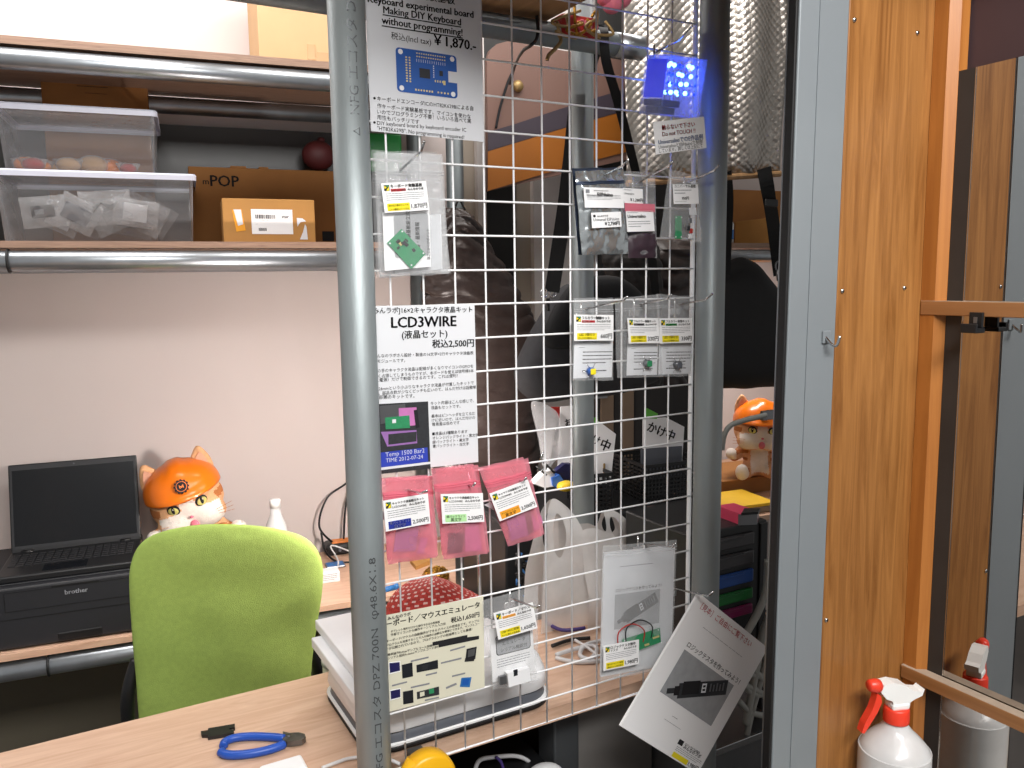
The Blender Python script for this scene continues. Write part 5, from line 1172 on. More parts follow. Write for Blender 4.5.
# ------------------------------------------------------------------ blue LED cube with its notice
cw, chh, cdp = .076, .088, .058; q = onY(646, 55, 1.066)
LC = Mx.Translation(q) @ Mx.Rotation(rad(12), 4, 'X')          # hangs tipped a little forward from its top back edge
x0, x1, yf_, yb_, zb, zt = 0, cw, -cdp, 0, -chh, 0
t = thing('led_cube', 'clear acrylic cube with glowing blue LEDs at the upper right of the grid', 'LED cube', LC @ V((cw/2, -cdp/2, -chh)))
th = .0018; mb = MB(LC)
mb.box((x0, yf_, zb), (x0+th, yb_, zt), 'acrylic').box((x1-th, yf_, zb), (x1, yb_, zt), 'acrylic').box((x0+th, yf_, zb), (x1-th, yf_+th, zt), 'acrylic').box((x0+th, yb_-th, zb), (x1-th, yb_, zt), 'acrylic').box((x0+th, yf_+th, zt-th), (x1-th, yb_-th, zt), 'acrylic').box((x0+th, yf_+th, zb), (x1-th, yb_-th, zb+th), 'acrylic')
part('acrylic_case', mb, t)
part('glow_board', MB(LC).box((x0+.0022, yf_+.006, zb+.026), (x0+.0032, yb_-.004, zt-.006), 'led_glow_panel'), t, 'blue side board with glow added for the LED light')  # emission put into this board stands for LED light filling the case
part('circuit_board', MB(LC).box((x0+.004, yf_+.010, zb+.014), (x0+(x1-x0)*.55, yb_-.004, zb+.024), 'rubber_black', .001).box((x0+.006, yf_+.018, zb+.003), (x0+.04, yb_-.008, zb+.013), 'chip', .001), t, 'black controller board')
rn = random.Random(12); n = 4
A0, A1 = x0+.012, x1-.010; B0, B1 = yf_+.009, yb_-.009; C0, C1 = zb+.036, zt-.012
wires = MB(LC)
for i in range(n):
    for j in range(n):
        for k in range(n):
            p = LC @ V((A0+(A1-A0)*i/3, B0+(B1-B0)*j/3, C0+(C1-C0)*k/3)); lit = rn.random() < .34
            mb = MB().ball(p, .0036 if lit else .0024, 'led_lit' if lit else 'led_blue', 10, 6); part('led', mb, t, norm=False)
    for j in range(n): wires.tube([(A0+(A1-A0)*i/3, B0+(B1-B0)*j/3, zb+.024), (A0+(A1-A0)*i/3, B0+(B1-B0)*j/3, C1)], .0005, 'chrome', 5)
part('led_wires', wires, t)
pl = bpy.data.lights.new('led_cube_light', 'POINT'); pl.energy = .22; pl.color = (.06, .16, 1); pl.shadow_soft_size = .02
po = bpy.data.objects.new('led_cube_light', pl); COL.objects.link(po); po.location = LC @ V(((x0+x1)/2, (yf_+yb_)/2, (zb+zt)/2+.012))
YS = (LC @ V((0, yf_, zb))).y-.004
c = Card(onY(653, 122, YS), onY(704, 116.5, YS), onY(656, 154.5, YS), 'paper_white')
c.text('触らないで下さい', .15, .27, .80, 'ink_red', .03); c.text('Do not TOUCH !!', .15, .47, .80, 'ink_red', .02); c.text('UniversalnoでのE作品例', .06, .70, .94, 'ink_blue', .02); c.text('UniversalnoとESPduinoで制御', .06, .84, .92, 'ink'); c.text('しています。詳しくは上記にて', .06, .96, .92, 'ink')
solo('notice_card', c.mb, 'small white do not touch notice under the blue LED cube', 'notice', norm=False)
# ================================================================== behind the grid
# painted board with rounded corner
def opts(pts, f): return [f(x, y) for x, y in pts]
PB = 2.45
outl = [(488, 198), (487, 60), (490, 50), (497, 44), (508, 41), (560, 50), (632, 60), (634, 172), (600, 168)]
t = thing('painted_board', 'tilted board painted pink, purple and orange hanging behind the grid', 'board', onS(560, 180, PB), TH)
def lay(pts, m, d, th): return MB().prism([onS(x, y, d) for x, y in pts], SN*th, m)
part('board', lay([(488, 191), (487, 60), (490, 50), (497, 44), (508, 41), (560, 50), (634, 62), (634, 158)], 'panel_pink', PB, .02), t)
part('purple_band', lay([(488, 151), (488, 132), (515, 124), (560, 109), (634, 86), (634, 108), (560, 129)], 'panel_purple', PB-.003, .003), t, 'purple band')
part('orange_field', lay([(488, 191), (488, 151.5), (560, 129.5), (634, 108.5), (634, 150), (560, 169)], 'panel_orange', PB-.004, .004), t, 'orange field')
part('black_line', MB().tube(spline([onS(x, y, PB-.004) for x, y in ((496, 128), (500, 108), (508, 82), (513, 72))], 6), .004, 'ink', 8), t)
k = onS(518, 86, PB-.01); part('knob', MB().ball(tuple(k), (.018, .014, .018), 'brass', 16, 10), t, 'brass knob')
# cable hanging off the rail, ornament with ribbon on the rail
solo('hanging_cable', MB().tube(spline([onY(537, 16, 1.47), onY(538, 30, 1.465), onY(536, 40, 1.465), onY(530, 46, 1.47), onY(522, 52, 1.6), onY(515, 66, 2.0), onS(510, 84, PB-.02)], 6), .0035, 'cable_black', 8), 'black cable hanging down from the high pipe rail', 'cable')
t = thing('ribbon_ornament', 'red and gold ribbon ornament tied on the high pipe rail', 'ornament', onY(580, 25, 1.46))
mb = MB(); rn = random.Random(4)
for k in range(7):
    a = onY(562+rn.uniform(-4, 34), 22+rn.uniform(-6, 10), 1.455); mb.tube(spline([a, a+V((rn.uniform(-.03, .03), -.01, rn.uniform(-.03, .03))), a+V((rn.uniform(-.05, .05), -.012, rn.uniform(-.04, .02))), a+V((rn.uniform(-.05, .04), 0, rn.uniform(-.03, .03)))], 6), .0032, 'gold_wool' if k % 2 else 'brass', 6)
mb.tube(spline([onY(556, 30, 1.46), onY(561, 40, 1.455), onY(556, 48, 1.455), onY(549, 55, 1.46), onY(547, 60, 1.46)], 6), .004, 'brass', 6)
part('gold_ribbon', mb, t); part('red_box', MB().box(onY(563, 34, 1.47)-V((0, .0, 0)), onY(596, 18, 1.47)+V((0, .05, 0)), 'red_item', .004), t, 'red box')
mb = MB()
for k in range(3): mb.tube([onY(582+6*k, 26, 1.466)+V((.009*math.cos(a), 0, .012*math.sin(a))) for a in [2*PI*i/14 for i in range(14)]], .0015, 'tongue_pink', 6, closed=True)
part('trim_loops', mb, t)
bb = MB(); 
for x, y, r in ((612, 3, .022), (620, -4, .026), (606, -6, .024)): bb.ball(tuple(onY(x, y, 1.47)), r, 'tongue_pink', 16, 10)
solo('pink_pompoms', bb, 'pink pompom decoration above the shiny rail end', 'decoration')
# bubble foil insulation sheet, gently pleated
FS = 2.2
def foilf(u, v):
    a = onS(628, 0, FS); x0_ = sz(626, 100, FS)[0]; x1_ = sz(784, 100, FS)[0]
    s = x0_+(x1_-x0_)*u; zt_ = 2.62; zb_ = sz(626, 181, FS)[1]*(1-u)+sz(784, 171, FS)[1]*u
    return sh(s, FS+.012*math.sin(u*22)+.018*math.exp(-((u-.66)/.03)**2)+.01*math.sin(v*5+u*3), zt_+(zb_-zt_)*v)
t = thing('foil_sheet', 'silver bubble foil insulation sheet hanging high between grid and metal column', 'insulation sheet', onS(700, 176, FS))
part('foil', MB().slab(foilf, 80, 16, SN*.006, 'foil_bubble'), t)
part('bottom_batten', MB().tube([V(foilf(0, 1))+V((0, 0, -.008)), V(foilf(1, 1))+V((0, 0, -.008))], .010, 'plywood', 10, smooth=False), t, 'wooden batten at the lower edge')

# down jacket
def jacket(name, prof, D, m, label, ridge=.044, amp=.019, depth=.11, seed=1, cat='jacket'):
    """prof: list of (y, xl, xr) measured outline; puffed quilting between seams"""
    rows = [(y, sz(xl, y, D), sz(xr, y, D)) for y, xl, xr in prof]
    def at(v):
        k = v*(len(rows)-1); i = min(int(k), len(rows)-2); f = k-i; f = f*f*(3-2*f)
        a, b = rows[i], rows[i+1]; return [a[1][0]*(1-f)+b[1][0]*f, a[2][0]*(1-f)+b[2][0]*f, a[1][1]*(1-f)+b[1][1]*f]
    of = V((seed*7.3, seed*3.1, 0))
    def fn(u, v):
        l, r, z = at(v); c = (l+r)/2; h = (r-l)/2; a = 2*PI*u
        q = z+.05*nz.noise(V((math.cos(a)*1.3, math.sin(a)*1.3, z*5))+of)+.28*h*math.cos(a)
        pf_ = abs(math.sin(PI*q/ridge))**.5*(.75+.25*abs(math.sin(2.5*a+z*9+seed))**.5)
        n = nz.noise(V((math.cos(a)*3, math.sin(a)*3, z*16))+of)+.5*nz.noise(V((math.cos(a)*7, math.sin(a)*7, z*40))+of)
        k = 1+(amp*(pf_-.6)+.007*n)/max(h, .03)
        end = min(1, 6*v+.12)
        return SHM @ V((c+h*k*math.cos(a), D+.06-(depth*k*end)*math.sin(a), z))
    t = thing(name, label, cat, SHM @ V((rows[0][1][0], D, rows[-1][1][1])), TH)
    mb = MB().grid(fn, 72, 110, m); n = 73
    part('shell', mb, t); return t
j = jacket('down_jacket', [(206, 452, 466), (214, 442, 480), (228, 436, 487), (245, 432, 496), (270, 430, 512), (295, 430, 526), (318, 432, 540), (340, 434, 549), (365, 436, 553), (395, 438, 549), (430, 440, 547), (470, 442, 546), (505, 444, 545)], 2.10, 'jacket_brown', 'dark brown quilted down jacket hanging behind the grid, right of the middle poster', depth=.06)
part('hang_loop', MB().tube(spline([onS(454, 210, 2.1), onS(459, 200, 2.1), onS(465, 210, 2.1)], 6), .003, 'strap_black', 6), j)
jacket('brown_coat', [(236, 655, 706), (250, 650, 708), (270, 648, 708), (290, 648, 708), (320, 648, 706), (350, 648, 704), (385, 648, 702)], 2.02, 'jacket_brown', 'brown coat hanging behind the bags, beside the right grid edge', amp=.016, depth=.07, seed=5, cat='coat')
jacket('black_jacket', [(238, 618, 668), (262, 614, 672), (285, 622, 672), (320, 626, 672), (350, 622, 672), (392, 620, 672)], 1.93, 'jacket_dark', 'black jacket hanging behind the bags, left of the brown coat', amp=.01, depth=.05, seed=9)
# shoulder bags hanging from straps
def strap(par, pts, w, D=None, name='strap', th=.0025):
    P_ = spline(pts, 6); mb = MB(); vs = []; fs = []
    for i, p in enumerate(P_):
        d = (P_[min(i+1, len(P_)-1)]-P_[max(i-1, 0)]).normalized(); a = d.cross(V((CF.x, CF.y, 0)).normalized()).normalized()*w/2
        b = V((CF.x, CF.y, 0)).normalized()*th
        vs += [p-a, p+a, p+a+b, p-a+b]
    n = len(P_)
    for i in range(n-1):
        for k in range(4): fs.append((i*4+k, i*4+(k+1) % 4, (i+1)*4+(k+1) % 4, (i+1)*4+k))
    fs += [(0, 1, 2, 3), ((n-1)*4+3, (n-1)*4+2, (n-1)*4+1, (n-1)*4)]
    mb.add(vs, fs, 'strap_black'); part(name, mb, par)
def softbag(par, outline, D, depth, m, seed=0, name='bag_body'):
    P_ = [sz(x, y, D) for x, y in outline]; cx_ = sum(p[0] for p in P_)/len(P_); cz_ = sum(p[1] for p in P_)/len(P_)
    R_ = spline([(p[0], 0, p[1]) for p in P_], 5, closed=True); n = len(R_); of = V((seed*5.1, 0, 0)); vs = []; fs = []; K = 10
    for j_ in range(K+1):
        a = PI*j_/K; sc_ = math.sin(a)**.5 if 0 < j_ < K else .02; y = -math.cos(a)*depth/2
        for p in R_: 
            x = cx_+(p.x-cx_)*(.12+.88*sc_); z = cz_+(p.z-cz_)*(.12+.88*sc_); q_ = .012*nz.noise(V((x*9, y*9, z*9))+of)
            vs.append(SHM @ V((x+q_, D+depth/2+y*(1+q_*6), z+q_)))
    for j_ in range(K):
        for k in range(n): fs.append((j_*n+k, j_*n+(k+1) % n, (j_+1)*n+(k+1) % n, (j_+1)*n+k))
    fs += [tuple(range(n))[::-1], tuple(range(K*n, (K+1)*n))]
    part(name, MB().add(vs, fs, m, True), par)
BD = 1.74
t = thing('shoulder_bag', 'dark grey shoulder bag hanging by a wide black strap from the high rail', 'bag', onS(590, 390, BD), TH)
softbag(t, [(578, 284), (600, 279), (625, 284), (650, 300), (664, 330), (672, 362), (668, 384), (640, 394), (600, 400), (550, 404), (531, 400), (524, 385), (526, 365), (540, 335), (552, 315), (562, 296)], BD, .11, 'bag_grey', 3)
softbag(t, [(588, 276), (630, 278), (655, 300), (662, 330), (640, 348), (600, 352), (560, 350), (548, 336), (556, 312), (572, 288)], BD-.012, .05, 'bag_black', 4, 'flap')
RBK = onY(605, 44, 1.5).z
strap(t, [onS(552, 292, BD-.01), onS(558, 252, BD-.01), onS(565, 205, BD-.015), onS(571, 155, BD-.02), onS(577, 105, BD-.025), onY(590, 62, 1.575), onY(599, 36, 1.57), onY(604, 29, 1.53), onY(605, 27, 1.50)], .034)
strap(t, [onY(603, 27, 1.50), onY(604, 34, 1.474), onY(606, 60, 1.466), onS(616, 95, 1.60), onS(628, 140, 1.66), onS(640, 190, BD), onS(650, 240, BD+.01), onS(656, 300, BD+.02)], .020)
mb = MB(); 
for dx in (0, 9): p = onS(544+dx, 293, BD-.005); mb.tube([p+SD*(.008*math.cos(a))+V((0, 0, .010*math.sin(a))) for a in [2*PI*i/12 for i in range(12)]], .0022, 'chrome', 6, closed=True)
p = onS(548, 300, BD-.005); mb.tube([p+V((0, 0, .004)), p+V((0, 0, -.025))], .004, 'cable_black', 8); part('clasp', mb, t)
B2 = 2.35
t = thing('black_bag', 'black soft bag hanging by a strap in the slot beside the metal column', 'bag', onS(750, 390, B2), TH)
softbag(t, [(745, 258), (758, 256), (770, 264), (784, 285), (800, 310), (806, 345), (804, 384), (780, 388), (750, 391), (722, 388), (700, 380), (698, 330), (704, 295), (722, 272)], B2, .12, 'bag_black', 6)
strap(t, [onS(764, 168, FS-.02), onS(768, 190, FS-.01), onS(772, 215, FS+.05), onS(776, 245, B2-.03), onS(780, 275, B2-.01)], .045)
strap(t, [onS(727, 172, FS-.01), onS(729, 200, FS+.05), onS(727, 250, B2-.02), onS(726, 275, B2)], .03)
mb = MB(); p = onS(771, 203, FS+.005); mb.box(p+V((-.028, -.006, -.012)), p+V((.028, .004, .012)), 'cable_black', .004); part('buckle', mb, t, 'black buckle'); mb = MB(); p = onS(778, 266, B2-.03)
mb.tube([p+SD*(.010*math.cos(a))+V((0, 0, .016*math.sin(a))) for a in [2*PI*i/14 for i in range(14)]], .003, 'tin_grey', 6, closed=True); mb.tube([p+V((0, 0, -.014)), p+V((.004, 0, -.05))], .006, 'tin_grey', 8); part('metal_clip', mb, t, 'grey metal clip')

# ------------------------------------------------------------------ dark cabinet, baskets and signs on the table / desk
CBD = 2.30
ca, cb_ = sz(598, 450, CBD)[0], sz(700, 450, CBD)[0]
t = thing('dark_cabinet', 'tall dark cabinet behind the grid above a pinkish reflection painted on the crate', 'cabinet', sh((ca+cb_)/2, CBD, 0), TH)
part('body', MB(SHM).box((ca, CBD, 0), (cb_, CBD+.04, 1.44), 'wall_dark', .004), t)
for a, b, m in ((600, 613, 'brown_panel'), (622, 633, 'brown_panel')):
    part('trim_strip', MB(SHM).box((sz(a, 450, CBD)[0], CBD-.006, .6), (sz(b, 450, CBD)[0], CBD, 1.43), m, .002), t)
part('grey_sheet', MB(SHM).box((sz(590, 420, CBD)[0]-.02, CBD-.01, 1.31), (sz(606, 420, CBD)[0], CBD-.007, sz(600, 398, CBD)[1]), 'tin_grey'), t)
DK = 1.95
def basket(x0, x1, y0, d0, dep, zb, label):
    a, b = sz(x0, y0, d0)[0], sz(x1, y0, d0)[0]; zt_ = sz(x0, y0, d0)[1]
    t = thing('mesh_basket', label, 'basket', sh((a+b)/2, d0, zb), TH); mb = MB(SHM); n = max(4, int((b-a)/.011)); nh = max(3, int((zt_-zb)/.011))
    for i in range(n+1):
        x = a+(b-a)*i/n
        for d in (d0, d0+dep): mb.box((x-.0022, d-.0012, zb), (x+.0022, d+.0012, zt_), 'black_plastic')
    for k in range(nh+1):
        z = zb+(zt_-zb)*k/nh
        for d in (d0, d0+dep): mb.box((a, d-.0014, z-.0022), (b, d+.0014, z+.0022), 'black_plastic')
        for x in (a, b): mb.box((x-.0014, d0, z-.0022), (x+.0014, d0+dep, z+.0022), 'black_plastic')
    m2 = max(3, int(dep/.02))
    for i in range(m2+1):
        d = d0+dep*i/m2
        for x in (a, b): mb.box((x-.0012, d-.0022, zb), (x+.0012, d+.0022, zt_), 'black_plastic')
    part('mesh_sides', mb, t); part('bottom', MB(SHM).box((a, d0, zb), (b, d0+dep, zb+.003), 'black_plastic'), t)
    part('rim', MB(SHM).box((a-.003, d0-.003, zt_-.002), (b+.003, d0+.001, zt_+.008), 'black_plastic', .001).box((a-.003, d0+dep-.001, zt_-.002), (b+.003, d0+dep+.003, zt_+.008), 'black_plastic', .001).box((a-.003, d0, zt_-.002), (a+.001, d0+dep, zt_+.008), 'black_plastic', .001).box((b-.001, d0, zt_-.002), (b+.003, d0+dep, zt_+.008), 'black_plastic', .001), t)
    return a, b, zt_
# raised grey block carrying baskets at the rear of the bench
bz = 1.045
e0, e1 = sz(505, 500, 1.86)[0], sz(700, 520, 1.86)[0]
t = thing('black_crate', 'large black plastic crate behind the carrier bags, carrying the mesh baskets', 'crate', sh((e0+e1)/2, 1.86, TZ-.2), TH)
part('crate_body', MB(SHM).box((e0, 1.86, .60), (e1, 2.215, bz), 'black_plastic', .006), t)
part('pink_reflection', MB(SHM).box((sz(647, 530, 1.86)[0], 1.856, sz(650, 560, 1.86)[1]), (sz(692, 530, 1.86)[0], 1.861, sz(650, 506, 1.86)[1]), 'dusty_pink', .002), t, 'dusty pink patch painted in as a reflection')  # flat pink piece painted in for a reflection on the dark front
part('leg_box', MB(SHM).box((e0+.02, 1.88, 0), (e1-.02, 2.2, .60), 'dark_metal', .004), t)
ba = basket(594, 612, 477, 1.88, .16, bz+.0005, 'small black mesh basket holding the white sign, behind the rear pole')
bb_ = basket(645, 704, 468, 1.90, .18, bz+.0005, 'wide black mesh basket holding the second sign, left of the right pole')
def sign(pts, D, texts, label, green=None, dx=0):
    P_ = [onS(x, y, D) for x, y in pts]; mb = MB().prism(P_, SN*.003, 'paper_white')
    for s_, a, b in texts:
        p, q = onS(*a, D-.0006), onS(*b, D-.0006); ex = (q-p); L = ex.length; ex.normalize(); ey = V((0, 0, 1))-ex*ex.z; ey.normalize(); vs, fs, wd = glyphs(s_, .03); k = L/wd
        mb.add([p+ex*(x*k)+ey*(y*k) for x, y in vs], fs, 'ink')
    t = thing('paper_sign', label, 'sign', sum(P_, V())/len(P_)); part('card', mb, t, norm=False)
    if green: part('green_sticker', MB().prism([onS(x, y, D-.001) for x, y in green], SN*.0008, 'sticker_green'), t, 'green sticker')
    return t
q5 = lambda x, y: (500+x*.15625, 390+y*.15625)
sg = sign([q5(388, 108), q5(470, 100), q5(600, 195), q5(640, 205), q5(742, 282), q5(705, 610), q5(600, 615), q5(370, 500)], 1.93, [('お', q5(420, 232), q5(462, 218)), ('で', q5(480, 250), q5(520, 268)), ('か', q5(530, 290), q5(570, 310)), ('け', q5(585, 330), q5(628, 352)), ('中', q5(636, 368), q5(692, 392))], 'white paper sign standing half hidden behind the rear pole, with black brush writing', [q5(600, 178), q5(626, 172), q5(626, 215), q5(600, 220)])
part('paper_clip', MB().box(onS(*q5(664, 585), 1.925), onS(*q5(676, 470), 1.925)+V((0, .004, 0)), 'brass', .001), sg)
g8 = lambda x, y: (590+x*.125, 360+y*.125)
sign([g8(425, 470), g8(610, 460), g8(755, 535), g8(735, 850), g8(425, 850)], 1.945, [('かけ中', g8(452, 560), g8(664, 645))], 'white paper sign with three black characters in the wide mesh basket near the right pole', [g8(450, 382), g8(545, 430), g8(535, 470), g8(450, 465)])
solo('smoked_screen', MB().prism([onS(x, y, 1.935) for x, y in ((641, 449), (682, 446), (682, 476), (641, 480))], SN*.002, 'film_smoke' if 0 else 'grey_plastic'), 'dark grey plate standing before the lower half of the second sign', 'plate')
# clutter left of the rear pole
mb = MB(); P_ = [(533, 403), (552, 408), (560, 420), (561, 448), (552, 466), (545, 468), (540, 440)]
A = [onS(x, y, 1.93) for x, y in P_]; cc_ = sum(A, V())/len(A); n = len(A)
vs = []; fs = []
R_ = spline(A, 5, closed=True); n = len(R_)
for k, s_ in enumerate((1, .98, .8, .45, .05)):
    for i, p in enumerate(R_): q = cc_+(p-cc_)*s_; vs.append(q-SN*(.03*(1-s_**2)+.006*nz.noise(q*30)))
for k in range(4):
    for i in range(n): fs.append((k*n+i, k*n+(i+1) % n, (k+1)*n+(i+1) % n, (k+1)*n+i))
vs += [p+SN*.012 for p in R_]; m_ = 5*n
for i in range(n): fs.append((i, (i+1) % n, m_+(i+1) % n, m_+i))
fs.append(tuple(range(m_, m_+n)))
solo('bubble_wrap', mb.add(vs, fs, 'bubble_film', True), 'clear bubble wrap standing left of the white sign behind the grid', 'bubble wrap', norm=True)
def wedge(name, pts, D, th, m, label, cat, par=None):
    return solo(name, MB().prism([onS(x, y, D) for x, y in pts], SN*th, m), label, cat)
wedge('red_card', [(551, 407), (562, 407), (561, 422), (556, 414)], 1.945, .004, 'red_item', 'small red card peeking between the bubble wrap and the white sign', 'card')
wedge('white_paper_cone', [(534, 484), (546, 472), (554, 470), (556, 486), (545, 488)], 1.885, .03, 'paper_white', 'white folded paper lying among the small items behind the pink bags', 'paper')
wedge('blue_clip', [(552, 478), (560, 475), (566, 484), (559, 489), (553, 486)], 1.878, .025, 'blue_item', 'bright blue plastic clip on the crate beside the yellow item', 'clip')
wedge('navy_pack', [(555, 472), (565, 464), (572, 464), (574, 484), (560, 484)], 1.90, .02, 'navy_item', 'navy pack with yellow stripe behind the blue clip', 'pack')
mb = MB(); p = onS(566, 486, 1.865); mb.ball(tuple(p), (.026, .02, .014), 'yellow_item', 18, 10); mb.tube([p+V((.012, -.01, .002)), p+V((.03, -.012, -.008))], .007, 'yellow_item', 10)
solo('yellow_gadget', mb, 'small rounded yellow plastic gadget left of the rear pole', 'gadget')
mb = MB(); rn = random.Random(9)
for k in range(6): a = onS(536+rn.uniform(0, 16), 466+rn.uniform(-6, 6), 1.88); mb.tube([a, a+V((rn.uniform(-.02, .03), -.01, rn.uniform(-.03, .03)))], .003, 'cable_black' if k % 2 else 'chrome', 6)
solo('tool_tips', mb, 'black and silver tool tips sticking up behind the pink bags', 'tools')

# plastic carrier bags with handles
def carrier(outl, hole, D, dep, zb, label, seed, hole2=None):
    P_ = [sz(x, y, D) for x, y in outl]
    t = thing('carrier_bag', label, 'carrier bag', SHM @ V((sum(p[0] for p in P_)/len(P_), D, zb)), TH)
    R_ = spline([(p[0], 0, p[1]) for p in P_], 5, closed=True)
    # front and back skins, triangulated outline with the handle hole cut out
    def skin(d, amp, sgn):
        bm = bmesh.new(); ov = [bm.verts.new((p.x, 0, p.z)) for p in R_]; oe = [bm.edges.new((ov[i], ov[(i+1) % len(ov)])) for i in range(len(ov))]
        es = list(oe)
        H = spline([(sz(x, y, D)[0], 0, sz(x, y, D)[1]) for x, y in hole], 4, closed=True)
        hv = [bm.verts.new((p.x, 0, p.z)) for p in H]; es += [bm.edges.new((hv[i], hv[(i+1) % len(hv)])) for i in range(len(hv))]
        bmesh.ops.triangle_fill(bm, use_beauty=True, use_dissolve=False, edges=es, normal=(0, -1, 0))
        bmesh.ops.subdivide_edges(bm, edges=[e for e in bm.edges if e.calc_length() > .03], cuts=2, use_grid_fill=True)
        bmesh.ops.triangulate(bm, faces=bm.faces)
        zlo = min(p.z for p in R_); zhi = max(p.z for p in R_)
        bm.verts.index_update(); vs = []
        for v in bm.verts:
            x, _, z = v.co; k = max(0, (zhi-z)/(zhi-zlo)); bl = math.sin(PI*min(1, k*.85))**.7
            dmin = 1
            vs.append(SHM @ V((x, D+sgn*(amp*bl*(1+.4*nz.noise(V((x*11, z*11, seed)))))+.012*nz.noise(V((x*16, z*7, seed+4))), z)))
        fs = [[v.index for v in f.verts] for f in bm.faces]; bm.free(); return vs, fs
    mb = MB()
    for amp, sgn in ((dep*.55, -1), (dep*.5, 1)): vs, fs = skin(D, amp, sgn); mb.add(vs, fs, 'carrier_film', True)
    part('bag_film', mb, t, norm=False); return t
CB = 1.545
carrier([(553, 499), (562, 503), (571, 514), (577, 532), (579, 548), (585, 580), (590, 610), (588, 640), (568, 650), (542, 650), (533, 640), (532, 600), (535, 560), (541, 525), (546, 508)], [(553, 512), (558, 516), (560, 530), (558, 545), (553, 553), (548, 545), (548, 526)], CB, .09, TZ, 'white plastic carrier bag with a handle loop, left of the rear pole', 3)
carrier([(603, 511), (615, 511), (626, 521), (632, 536), (634, 560), (634, 600), (634, 640), (615, 655), (590, 655), (580, 640), (578, 600), (577, 550), (577, 530), (590, 525), (600, 528), (602, 518)], [(608, 516), (614, 518), (619, 530), (616, 536), (610, 534), (606, 525)], CB-.02, .09, TZ, 'white plastic carrier bag with a handle loop, right of the rear pole', 8)
wedge('pink_leaflet', [(548, 520), (558, 516), (559, 550), (549, 553)], 1.70, .002, 'card_pink', 'pale pink leaflet seen through the handle of the left carrier bag', 'leaflet')
# red net bag, gold scourer, pens, paper scraps on the bench
RN = 1.36
def netf(u, v):
    a = 2*PI*u; e = v*PI/2; r = math.cos(e)**.75; c = onY(432, 612, RN); w1 = onY(386, 612, RN).x; w2 = onY(480, 604, RN).x
    x = (w1+w2)/2+(w2-w1)/2*r*math.cos(a); hz_ = onY(415, 580, RN).z-(wz2+.002); y = RN+.055*r*math.sin(a)
    k = 1-.72*max(0, math.cos(a))*r
    return (x, y, wz2+.0005+max(0, hz_*math.sin(e)*k*(1+.08*nz.noise(V((x*20, y*20, 1))))))
t = thing('net_bag', 'red and white knitted net bag lying above the cream poster', 'net bag', (onY(432, 600, RN).x, RN, wz2))
mb = MB().grid(netf, 64, 24, lambda u, v: 'net_white' if (int(u*64)*3+int(v*24)*5) % 11 in (0, 4) and v > .25 else 'net_red'); part('net', mb, t)
onD = lambda x, y: onZ(x, y, DT)
q = onD(436, 585); mb = MB(); rn = random.Random(6)
for k in range(60):
    a, b = rn.uniform(0, 2*PI), rn.uniform(-1, 1); r0 = .040
    pts = [V((q.x, q.y, DT+.028))+V((r0*math.cos(a+i*.4)*math.sqrt(1-b*b), r0*.8*math.sin(a+i*.4)*math.sqrt(1-b*b), r0*.62*b+.004*math.sin(i*2+k))) for i in range(7)]; mb.tube(spline(pts, 3), .0022, 'gold_wool', 5)
solo('brass_scourer', mb, 'gold brass wool scourer behind the red net bag on the back desk', 'scourer')
def pen(a, b, m, r, label):
    P0, P1 = onZ(*a, DT+r), onZ(*b, DT+r); t = thing('marker_pen', label, 'pen', (P0+P1)/2, 0)
    part('barrel', MB().tube([P0, P0+(P1-P0)*.7], r, m, 14), t); part('cap', MB().tube([P0+(P1-P0)*.705, P0+(P1-P0)*.97, P1], [r*1.08, r*1.08, r*.7], m, 14), t)
pen((466, 571), (506, 586), 'pen_red', .011, 'thick red marker pen on the back desk right of the gold scourer')
pen((476, 569), (508, 580), 'pen_blue', .010, 'blue marker pen lying behind the thick red marker')
pen((384, 590), (398, 586), 'pen_blue', .008, 'blue marker pen left of the red net bag beside the pole')
solo('paper_scrap', MB().prism([onD(x, y)+V((0, 0, .02)) for x, y in ((462, 585), (478, 581), (490, 592), (474, 598))], (0, 0, .002), 'paper_white'), 'white paper scrap under the red marker', 'paper')
solo('cardboard_scrap', MB().prism([onD(x, y) for x, y in ((410, 563), (428, 558), (432, 564), (416, 570))], (0, 0, .012), 'cardboard'), 'small brown cardboard piece on the back desk below the pink bags', 'cardboard')
mb = MB(); q = onD(503, 580); 
vs_ = [onD(482, 560), onD(515, 556), onD(518, 590), onD(500, 592)]
pillow(mb, onD(503, 578)+V((0, 0, .075)), .13, .15, .05, 'bubble_film', 33, wr=.5)
solo('bubble_bag', mb, 'crumpled clear bubble bag standing below the pink bag with the orange label', 'bag')
mb = MB(); rn = random.Random(2)
for k in range(46):
    c0 = onY(520+rn.uniform(-3, 3), 556+k*.85, 1.52); d = V((rn.uniform(-.5, 1), rn.uniform(-1, .2), rn.uniform(-1, .4))).normalized(); mb.tube([c0, c0+d*.014], [.003, .002], ['cable_black', 'cable_black', 'cable_black', 'pen_blue', 'sticker_green', 'tongue_pink'][k % 6 if k % 3 == 0 else 0], 6)
mb.tube([onY(518, 553, 1.52), onY(524, 598, 1.52)], .006, 'cable_black', 8)
solo('bristle_brush', mb, 'black brush with coloured bristle tips standing left of the carrier bags', 'brush')
mb = MB(); p = onZ(550, 628, TZ+.01)
mb.tube(spline([onZ(x, y, TZ+.012) for x, y in ((545, 622), (562, 630), (585, 628))], 5), .004, 'cable_purple', 8); mb.tube(spline([onZ(x, y, TZ+.006) for x, y in ((552, 646), (570, 640), (590, 638))], 5), .004, 'cable_black', 8)
solo('test_leads', mb, 'purple and black leads on the table under the carrier bags', 'leads')
mb = MB(); rn = random.Random(14)
